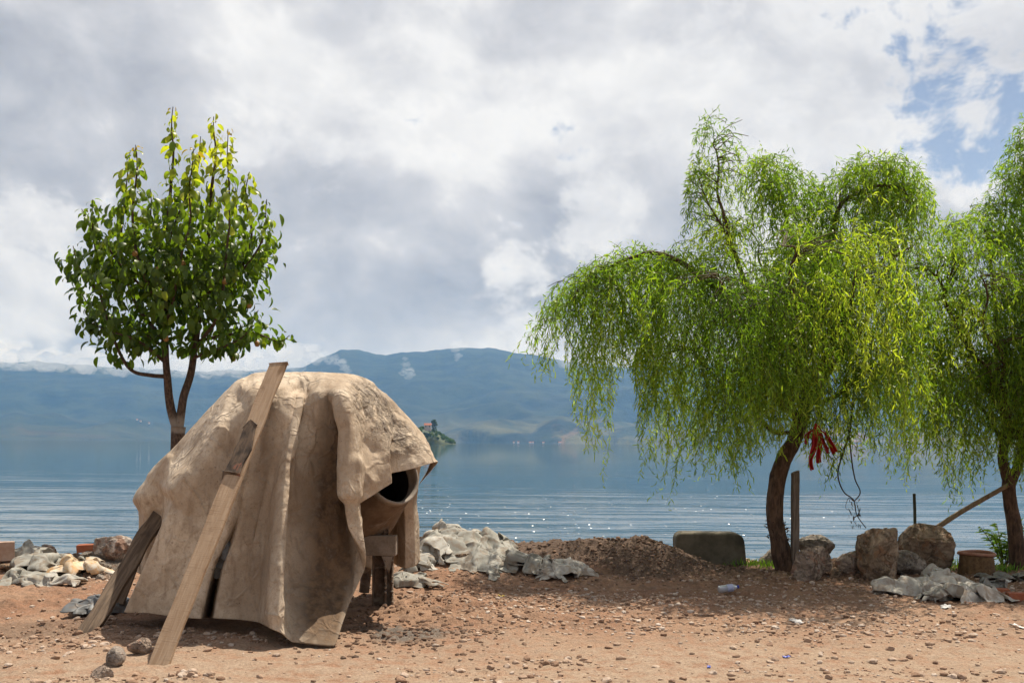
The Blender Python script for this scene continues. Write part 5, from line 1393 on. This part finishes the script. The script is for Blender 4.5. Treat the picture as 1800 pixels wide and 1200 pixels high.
    willow('willow_tree', 'second willow with forked trunk, cut by the right edge', 12.1,
           [(1792, 1006), (1786, 955), (1780, 910), (1774, 865), (1776, 835)], [0.11, 0.095, 0.085, 0.08, 0.075],
           [([(1774, 850, 0), (1764, 815, 0), (1763, 790, .05), (1768, 750, .1)], [0.065, 0.05]), ([(1778, 850, 0), (1788, 820, 0), (1796, 790, 0), (1800, 750, 0)], [0.06, 0.045])],
           L2, ybx, yby, 9, 0.95, [(1792, 235, -.1, 0.7, 40), (1806, 262, 0, 0.9, 40), (1775, 310, -.1, 0.7, 40), (1745, 360, 0, 0.8, 40), (1705, 392, -.2, 0.9, 40), (1670, 405, -.2, 0.9, 40)])


def pear_leaf(seed):
    """broad drooping ovate leaf, folded along the midrib, base at the origin, hanging along -z / +x"""
    r = np.random.default_rng(seed)
    K = 6; V = []
    bend = r.uniform(0.6, 1.6); fold = r.uniform(0.15, 0.55)
    p = np.array([0.0, 0, 0]); a = r.uniform(-0.2, 0.5)
    for k in range(K):
        t = k / (K - 1)
        wd = 0.265 * math.sin(math.pi * min(0.985, 0.06 + t * 0.93)) ** 0.75 * (1.12 - 0.35 * t)
        n = np.array([math.sin(a), 0, math.cos(a)])
        V += [p + np.array([0, -wd, 0]) + n * wd * fold, p.copy(), p + np.array([0, wd, 0]) + n * wd * fold]
        p = p + np.array([math.cos(a), 0, -math.sin(a)]) * (1.0 / (K - 1)); a += bend / (K - 1)
    f = [q for k in range(K - 1) for q in ((3 * k, 3 * k + 1, 3 * k + 4, 3 * k + 3), (3 * k + 1, 3 * k + 2, 3 * k + 5, 3 * k + 4))]
    return np.array(V), np.array(f)


def build_pear():
    d0 = 14.0; r = np.random.default_rng(31); u_ = d0 / 10.5
    base = at(313, 1030, d0); base[2] = float(G(base[0], d0))
    root = empty('pear_tree', base); tag(root, 'young pear tree with upright shoots standing behind the tarpaulin', 'tree')
    A = lambda pts: [at(x, y, d0 + z * u_) for x, y, z in pts]
    P = wig([base - (0, 0, .1)] + A([(313, 900, 0), (311, 800, 0), (313, 750, 0)]), 10, 0.01, 2)
    v, f = tube(P, [0.115, 0.10, 0.096, 0.098], 16, True, 0.06, 1); obj('trunk', v, f, M['pear_bark'], root)
    limbs = [
        ([(313, 760, 0), (300, 715, 0), (294, 660, -.05), (289, 600, -.05), (288, 500, 0), (296, 380, 0), (302, 280, 0), (304, 188, 0)], 0.05),
        ([(313, 760, 0), (323, 700, .02), (336, 640, .05), (350, 560, .1), (362, 460, .1), (372, 350, .05), (378, 270, 0), (377, 205, 0)], 0.048),
        ([(294, 662, -.05), (262, 658, -.1), (228, 645, -.15), (200, 600, -.2), (178, 520, -.2), (165, 430, -.2), (163, 352, -.2)], 0.024),
        ([(290, 600, 0), (240, 540, .2), (215, 450, .25), (222, 350, .2), (231, 262, .2)], 0.022),
        ([(289, 560, 0), (255, 480, -.35), (232, 400, -.4), (241, 300, -.4), (240, 255, -.4)], 0.022),
        ([(289, 540, 0), (225, 480, 0), (160, 400, -.05), (140, 365, -.05)], 0.018),
        ([(345, 600, .1), (400, 590, .1), (450, 590, 0), (492, 600, -.05), (510, 590, -.1)], 0.02),
        ([(352, 550, .1), (405, 500, .15), (440, 420, .15), (432, 350, .1), (441, 300, .1)], 0.022),
        ([(356, 520, .1), (420, 480, -.1), (462, 420, -.15), (470, 350, -.1)], 0.02),
        ([(340, 620, .05), (380, 560, -.35), (400, 450, -.45), (402, 330, -.4), (400, 225, -.35)], 0.022),
        ([(350, 560, .1), (385, 480, .45), (410, 400, .5), (420, 330, .5)], 0.02),
        ([(290, 580, 0), (310, 500, -.45), (330, 400, -.5), (336, 320, -.5), (340, 262, -.45)], 0.02),
        ([(290, 560, 0), (290, 470, .45), (270, 400, .5), (262, 330, .45)], 0.02),
        ([(294, 640, 0), (240, 600, -.35), (180, 580, -.4), (140, 560, -.4)], 0.018),
        ([(338, 630, 0), (390, 610, -.4), (430, 590, -.5), (455, 545, -.5)], 0.018),
        ([(290, 610, 0), (220, 570, .35), (160, 540, .4), (135, 500, .4)], 0.018),
        ([(296, 520, 0), (300, 420, 0), (345, 300, .1), (352, 240, .1)], 0.016),
        ([(362, 460, .1), (450, 460, .2), (478, 430, .2)], 0.014),
        ([(178, 520, -.2), (140, 470, -.1), (128, 430, 0)], 0.012),
    ]
    pos, dirs, top = [], [], []
    for i, (pts, r0) in enumerate(limbs):
        Lm = wig(A(pts), 10, 0.03, 40 + i)
        v, f = tube(Lm, [r0 * u_, r0 * 0.6 * u_, 0.005], 8, True, 0.04, i); obj('limb', v, f, M['pear_bark'], root)
        L = np.concatenate([[0], np.cumsum(np.linalg.norm(np.diff(Lm, axis=0), axis=1))])
        t0 = 0.30 if i < 2 else 0.22
        s = np.arange(L[-1] * t0, L[-1], (0.0072 if i > 1 else 0.009) * u_)
        s = s[(s < 0.72 * L[-1]) | (np.arange(len(s)) % 2 == 0)]    # the shoots carry their leaves further apart
        c = np.stack([np.interp(s, L, Lm[:, k]) for k in range(3)], 1)
        th = np.cumsum(r.uniform(1.6, 2.8, len(s)))
        out = np.stack([np.cos(th), np.sin(th), np.full(len(s), 0.15)], 1)
        # spurs low on the limb carry leaves further from the wood
        rel = (s / L[-1])
        reach = u_ * np.where(rel < 0.72, r.uniform(0.03, 0.30, len(s)), r.uniform(0.015, 0.05, len(s)))
        pos.append(c + out * reach[:, None] + np.where(rel < 0.72, 1, 0.2)[:, None] * r.normal(size=(len(s), 3)) * 0.05); dirs.append(out + r.normal(size=(len(s), 3)) * 0.25); top.append(rel)
    pos, dirs, top = np.concatenate(pos), np.concatenate(dirs), np.concatenate(top)
    # thicken the middle of the crown
    n2 = 1700
    u = r.normal(size=(n2, 3)); u /= np.linalg.norm(u, axis=1)[:, None]
    c0 = at(310, 510, d0); k = d0 / F
    extra = c0 + u * np.array([172 * k, 0.95 * u_, 125 * k]) * (r.uniform(0, 1, (n2, 1)) ** 0.45)
    nn = fbm(extra[:, 0] * 2.2, extra[:, 1] * 2.2, extra[:, 2] * 2.2, 2, 8)
    extra = extra[nn > -0.25]; u = u[nn > -0.25]
    pos = np.concatenate([pos, extra]); dirs = np.concatenate([dirs, u + r.normal(size=u.shape) * 0.4]); top = np.concatenate([top, np.full(len(extra), 0.2)])
    n = len(pos)
    size = u_ * (0.055 + 0.09 * r.uniform(0, 1, n) ** 0.8) * np.where(top > 0.93, 0.7, 1)
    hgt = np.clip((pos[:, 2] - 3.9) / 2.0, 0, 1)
    tint = np.clip(0.20 + 0.60 * hgt + 0.26 * (pos[:, 0] > -4.5) * hgt + r.normal(0, 0.15, n) + 0.25 * (r.uniform(0, 1, n) < 0.05), 0, 1)  # upper and right leaves yellower: backlight put into the tint
    az = np.arctan2(dirs[:, 1], dirs[:, 0]); droop = r.normal(0.62, 0.42, n); rollv = r.normal(0, 0.5, n)
    shapes = [pear_leaf(70 + i) for i in range(6)]

    def rot(az, dr, rl):
        ca, sa, cd, sd, c3, s3 = np.cos(az), np.sin(az), np.cos(dr), np.sin(dr), np.cos(rl), np.sin(rl)
        z0, o1 = np.zeros_like(az), np.ones_like(az)
        Rz = np.stack([np.stack([ca, -sa, z0], -1), np.stack([sa, ca, z0], -1), np.stack([z0, z0, o1], -1)], -2)
        Ry = np.stack([np.stack([cd, z0, sd], -1), np.stack([z0, o1, z0], -1), np.stack([-sd, z0, cd], -1)], -2)
        Rx = np.stack([np.stack([o1, z0, z0], -1), np.stack([z0, c3, -s3], -1), np.stack([z0, s3, c3], -1)], -2)
        return Rz @ Ry @ Rx
    Rm = rot(az, droop, rollv)
    young = (top > 0.975) & (pos[:, 2] > 5.0)
    # the leaves that stand out most: on the shoots against the sky and nearest the camera
    score = -(pos[:, 1] - d0) + 1.1 * (top > 0.72) + r.normal(0, 0.1, n)
    order = np.argsort(-score); single = set(order[:300].tolist())
    # tinted shared leaf meshes
    datas = {}
    for s_ in range(6):
        for b in range(5):
            v, f = shapes[s_]
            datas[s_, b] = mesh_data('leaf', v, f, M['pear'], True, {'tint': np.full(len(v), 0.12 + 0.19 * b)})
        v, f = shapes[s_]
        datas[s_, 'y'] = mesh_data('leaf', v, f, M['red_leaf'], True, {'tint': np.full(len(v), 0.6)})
    V, Fc, T, off = [], [], [], 0
    rl_ = np.array(root.location)
    for i in range(n):
        s_ = i % 6
        if i in single:
            key = (s_, 'y') if young[i] else (s_, int(min(4, tint[i] * 5)))
            o = bpy.data.objects.new('leaf', datas[key]); COL.objects.link(o); o.parent = root
            Mx = Matrix(Rm[i].tolist()).to_4x4() @ Matrix.Scale(float(size[i]), 4); Mx.translation = Vector((pos[i] - rl_).tolist())
            o.matrix_local = Mx
        else:
            v, f = shapes[s_]
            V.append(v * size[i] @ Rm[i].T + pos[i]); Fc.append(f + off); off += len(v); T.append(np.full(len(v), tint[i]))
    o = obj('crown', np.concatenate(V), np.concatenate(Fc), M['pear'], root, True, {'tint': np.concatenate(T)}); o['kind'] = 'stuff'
    print('pear leaves', n)
    # pears
    for px, py, z in ((322, 463, -.9), (237, 446, -.8), (395, 495, -.9), (278, 473, -.85), (438, 537, -.7), (452, 604, -.5), (212, 388, -.5), (300, 458, -.9), (286, 503, -.9), (292, 595, -.9), (410, 630, -.5), (168, 570, -.5)):
        c = at(px, py, d0 + z * 0.75)
        v, f = lathe([(0.0, -0.042), (0.022, -0.038), (0.036, -0.018), (0.038, 0.0), (0.030, 0.022), (0.016, 0.036), (0.004, 0.042), (0.003, 0.065), (0.0, 0.066)], 12)
        obj('pear', v * 1.0 + c, f, M['pear_skin'], root)


# ------------------------------------------------------------------ posts, poles, small things
def build_posts():
    b = hit(1398, 998); d = 11.62
    plank('wooden_post', at(1397, 1000, d), at(1398, 829, d), 0.078, 0.07, M['grey_wood'], (0.2, -1, 0), 'grey square wooden post beside the nearer willow trunk', 'post', 21, None, 0.004)
    v, f = tube([at(1609, 960, 12.3), at(1608, 900, 12.3), at(1607, 867, 12.3)], [0.018, 0.018], 10)
    tag(obj('thin_pole', v, f, M['pole']), 'thin dark green upright pole behind the round boulder', 'pole')
    v, f = tube(wig([at(1620, 945, 12.35), at(1700, 893, 12.2), at(1772, 852, 12.0)], 10, 0.01, 4), [0.034, 0.028], 10)
    tag(obj('bamboo_pole', v, f, M['bamboo']), 'slanting bamboo pole leaning from the round boulder to the second willow', 'pole')


def build_tub():
    d = 11.6; k = d / F
    c = at(1717, 1012, d); c[2] = float(G(c[0], d)) - 0.03
    root = empty('cane_tub', c); tag(root, 'short brown cane tub with reddish rim beside the second willow', 'tub')
    H = 0.28
    prof = [(0.0, 0.02)] + [(0.205 - 0.028 * t + (0.006 if i % 2 else -0.004), 0.0 + H * t) for i, t in enumerate(np.linspace(0, 1, 27))] + [(0.165, H), (0.16, 0.05), (0.0, 0.05)]
    v, f = lathe(prof, 56)
    a = np.arctan2(v[:, 1], v[:, 0]); rr = np.hypot(v[:, 0], v[:, 1])
    bump = 1 + 0.02 * np.sign(np.sin(a * 28)) * np.where(np.round(v[:, 2] / H * 26) % 2 == 0, 1, -1) * (rr > 0.17)
    v[:, :2] *= bump[:, None]; v[:, 0] += 0.08 * v[:, 2] * -0.3
    obj('woven_body', v + c, f, M['basket'], root)
    th = np.linspace(0, 2 * np.pi, 40)
    pts = np.stack([0.19 * np.cos(th) - 0.006, 0.19 * np.sin(th), np.full(40, H + 0.005) + 0.006 * np.sin(2 * th)], 1)
    v, f = tube(pts + c, [0.02, 0.02], 8); obj('rim', v, f, M['basket_rim'], root)
    v, f = lathe([(0.0, H - 0.02), (0.165, H - 0.015), (0.17, H - 0.03), (0, H - 0.04)], 24); obj('lid', v + c, f, M['basket_rim'], root)


def build_bottle():
    c = hit(1279, 1044)
    root = empty('plastic_bottle', c); tag(root, 'empty clear plastic bottle with bluish label lying on the gravel', 'bottle')
    ax = Vector((0.95, 0.15, 0.12)).normalized()
    z = ax; y = z.cross(Vector((0, 0, 1))).normalized(); x = y.cross(z)
    Mx = np.array(Matrix((x, y, z)).transposed()); o0 = c + np.array([-0.09, 0, 0.045])
    def part(name, prof, mt):
        v, f = lathe(prof, 24); obj(name, v @ Mx.T + o0, f, mt, root)
    part('body', [(0.0, 0.006), (0.03, 0.0), (0.036, 0.01), (0.037, 0.05), (0.035, 0.06), (0.037, 0.07), (0.037, 0.14), (0.03, 0.165), (0.015, 0.185), (0.013, 0.195)], M['bottle'])
    part('label', [(0.0376, 0.085), (0.0382, 0.087), (0.0382, 0.145), (0.0376, 0.147)], M['bottle_label'])
    part('cap', [(0.0, 0.212), (0.015, 0.212), (0.016, 0.205), (0.016, 0.193), (0.0135, 0.192)], M['blue'])


def build_litter():
    items = [(1407, 1018, 'blue', 'small dark blue plastic scrap at the foot of the tan boulder', 0.04), (1246, 1175, 'blue', 'bright blue plastic scrap near the bottom edge', 0.02),
             (1382, 1156, 'blue', 'blue plastic scrap beside pebbles right of the middle', 0.025), (882, 1049, 'yellow_bit', 'tiny yellow plastic scrap on the gravel below the torn sheet', 0.03),
             (1792, 1106, 'white', 'white paper scrap at the right edge of the dirt', 0.06), (1663, 1071, 'white', 'white scrap in front of the right cloth heap', 0.05),
             (1760, 1027, 'white', 'white paper lying left of the flat grey sheet', 0.10), (1400, 1098, 'white', 'pale crumpled scrap on the gravel in the middle right', 0.06),
             (1535, 1031, 'yellow_bit', 'tiny orange scrap left of the right cloth heap', 0.03), (15, 1091, 'white', 'pale scrap on the dirt at the left edge', 0.03)]
    for i, (px, py, mt, l, s) in enumerate(items):
        c = hit(px, py); r = np.random.default_rng(i + 80)
        xs = np.linspace(-1, 1, 9); X, Y = np.meshgrid(xs, xs, indexing='ij')
        z = 0.35 * s * np.abs(fbm(X * 1.6, Y * 1.6, 0, 3, i + 300)) + 0.006
        ang = r.uniform(0, 3)
        x = (X * math.cos(ang) - Y * math.sin(ang) * 0.6) * s * (1 + 0.3 * vn(X * 2, Y * 2, 0, i)); y = (X * math.sin(ang) + Y * math.cos(ang) * 0.6) * s
        v = np.stack([x.ravel() + c[0], y.ravel() + c[1], z.ravel() + ground_fine(x.ravel() + c[0], y.ravel() + c[1])], 1)
        o = obj('scrap', v, grid_faces(9, 9), M[mt]); m = o.modifiers.new('t', 'SOLIDIFY'); m.thickness = 0.002
        tag(o, l, 'scrap')


def build_red_cloth():
    d = 10.36; acc = Acc()
    for k, (pts, w0) in enumerate([([(1437, 744), (1434, 765), (1431, 785), (1426, 805), (1428, 824)], 0.085), ([(1437, 744), (1441, 770), (1440, 792), (1438, 812)], 0.07),
                                   ([(1436, 752), (1450, 762), (1458, 775), (1466, 796)], 0.06), ([(1436, 750), (1420, 762), (1416, 780)], 0.04), ([(1437, 748), (1447, 775), (1455, 796)], 0.04)]):
        P = catmull([at(x, y, d + 0.03 * k) for x, y in pts], 8); n = len(P)
        t = np.linspace(0, 1, n); w_ = 0.72 * w0 * (0.45 + 0.7 * np.sin(np.pi * np.clip(t * 0.8 + 0.12, 0, 1)))
        u = np.linspace(-0.5, 0.5, 9)
        x = P[:, None, 0] + u[None] * w_[:, None] * np.cos(0.5 * np.sin(t * 5 + k))[:, None]
        y = P[:, None, 1] + 0.035 * np.sin(u[None] * 11 + t[:, None] * 4 + k) * (0.4 + t[:, None]) + 0.02 * np.sin(t * 9 + k)[:, None]
        z = P[:, None, 2] + 0.02 * vn(u[None] * 5 + k * 3, t[:, None] * 3, 0, 8) * t[:, None]
        acc.add(np.stack([x, y, z + 0 * x], -1).reshape(-1, 3), grid_faces(n, 9))
    o = acc.build('red_cloth', M['red']); m = o.modifiers.new('t', 'SOLIDIFY'); m.thickness = 0.003
    tag(o, 'red cloth strips tied in the nearer willow beside its trunk', 'cloth')


def build_plants():
    V, Fc, T, off = [], [], [], 0; r = np.random.default_rng(77)
    for px, d, cnt, hh, sp in ((1326, 12.0, 110, 0.12, 0.16), (1345, 12.1, 50, 0.1, 0.1), (1690, 11.9, 100, 0.15, 0.14), (1752, 12.0, 90, 0.13, 0.14), (1768, 11.9, 60, 0.10, 0.1), (1700, 12.2, 50, 0.15, 0.15)):
        x0 = at(px, 990, d)[0]
        x = r.normal(x0, sp, cnt); y = r.normal(d, 0.1, cnt); z = G(x, y)
        P = np.stack([x, y, z], 1); D = np.stack([r.normal(0, 0.35, cnt), r.normal(0, 0.35, cnt), np.ones(cnt)], 1); D /= np.linalg.norm(D, axis=1)[:, None]
        v, f, t = ribbon_leaves(P, D, r.uniform(0.5, 1.2, cnt) * hh, np.full(cnt, 0.012), np.clip(r.normal(0.55, 0.25, cnt), 0, 1), 5, 0.6)
        V.append(v); Fc.append(f + off); T.append(t); off += len(v)
    o = obj('grass', np.concatenate(V), np.concatenate(Fc), M['grass'], None, True, {'tint': np.concatenate(T)}, origin=(4, 12, 0))
    tag(o, 'bright green grass tufts at the feet of the willows', 'grass', kind='stuff')
    # leafy shrub behind the second willow
    d = 12.4; base = at(1765, 1000, d); base[2] = float(G(base[0], d)) - 0.03
    root = empty('shrub', base); tag(root, 'bright green long leaved shrub behind the second willow trunk', 'shrub')
    ps, ds, acc = [], [], Acc()
    for k in range(16):
        a = r.uniform(0, 6.28); L = r.uniform(0.35, 0.62)
        tip = base + np.array([math.cos(a) * 0.28, math.sin(a) * 0.2, L]); mid = (base + tip) / 2 + np.array([0, 0, 0.06])
        C = catmull([base, mid, tip], 6); v, f = tube(C, [0.007, 0.003], 5); acc.add(v, f)
        for t in np.linspace(0.3, 1, 14):
            ps.append(C[int(t * (len(C) - 1))]); q = np.array([r.normal(), r.normal(), r.uniform(-0.1, 0.6)]); ds.append(q / np.linalg.norm(q))
    acc.build('stem', M['twig'], root)
    n = len(ps); v, f, t = ribbon_leaves(np.array(ps), np.array(ds), r.uniform(0.09, 0.17, n), r.uniform(0.02, 0.03, n), np.clip(r.normal(0.5, 0.25, n), 0, 1), 6, 0.5)
    obj('foliage', v, f, M['grass'], root, True, {'tint': t})


def build_boat():
    d = 21.0; z0 = WATER - 0.08
    n = 30; xs = np.linspace(at(560, 900, d)[0], at(842, 900, d)[0], n)
    root = empty('wooden_canoe', ((xs[0] + xs[-1]) / 2, d, WATER)); tag(root, 'dark low wooden canoe floating behind the big cloth heap', 'boat')
    t = np.linspace(-1, 1, n); wd = 0.46 * (1 - np.abs(t) ** 3.0) + 0.03; sheer = 0.30 + 0.10 * t ** 2
    V = []
    sec = [(-1, 1), (-0.92, 0.55), (-0.7, 0.15), (0, 0), (0.7, 0.15), (0.92, 0.55), (1, 1), (0.93, 1), (0.84, 0.55), (0.62, 0.22), (0, 0.1), (-0.62, 0.22), (-0.84, 0.55), (-0.93, 1)]
    for i in range(n):
        for a, b in sec: V.append((xs[i], d + a * wd[i], z0 + b * sheer[i]))
    f = [tuple(q) for q in grid_faces(n, len(sec), True)] + [tuple(range(len(sec))), tuple(range((n - 1) * len(sec), n * len(sec)))[::-1]]
    obj('hull', np.array(V), f, M['boat'], root)
    for s in (-1, 1):
        pts = np.stack([xs, d + s * (wd + 0.012), z0 + sheer + 0.012], 1); v, f = tube(pts, [0.028, 0.028], 8); obj('gunwale', v, f, M['boat'], root)
    for k in (8, 15, 22):
        v, f = box((xs[k] - 0.1, d - wd[k] * 0.84, z0 + 0.22), (xs[k] + 0.1, d + wd[k] * 0.84, z0 + 0.25)); obj('thwart', v, f, M['boat'], root, False)


build_ground(); build_lake(); build_mountains(); build_island(); build_villages()
build_willows(); build_pear()
build_mixer(); build_tarp(); build_planks()
build_rocks(); build_blocks(); build_rags(); build_gravel()
build_posts(); build_tub(); build_boat(); build_red_cloth(); build_plants(); build_bottle(); build_litter()
build_mist(); build_haze()
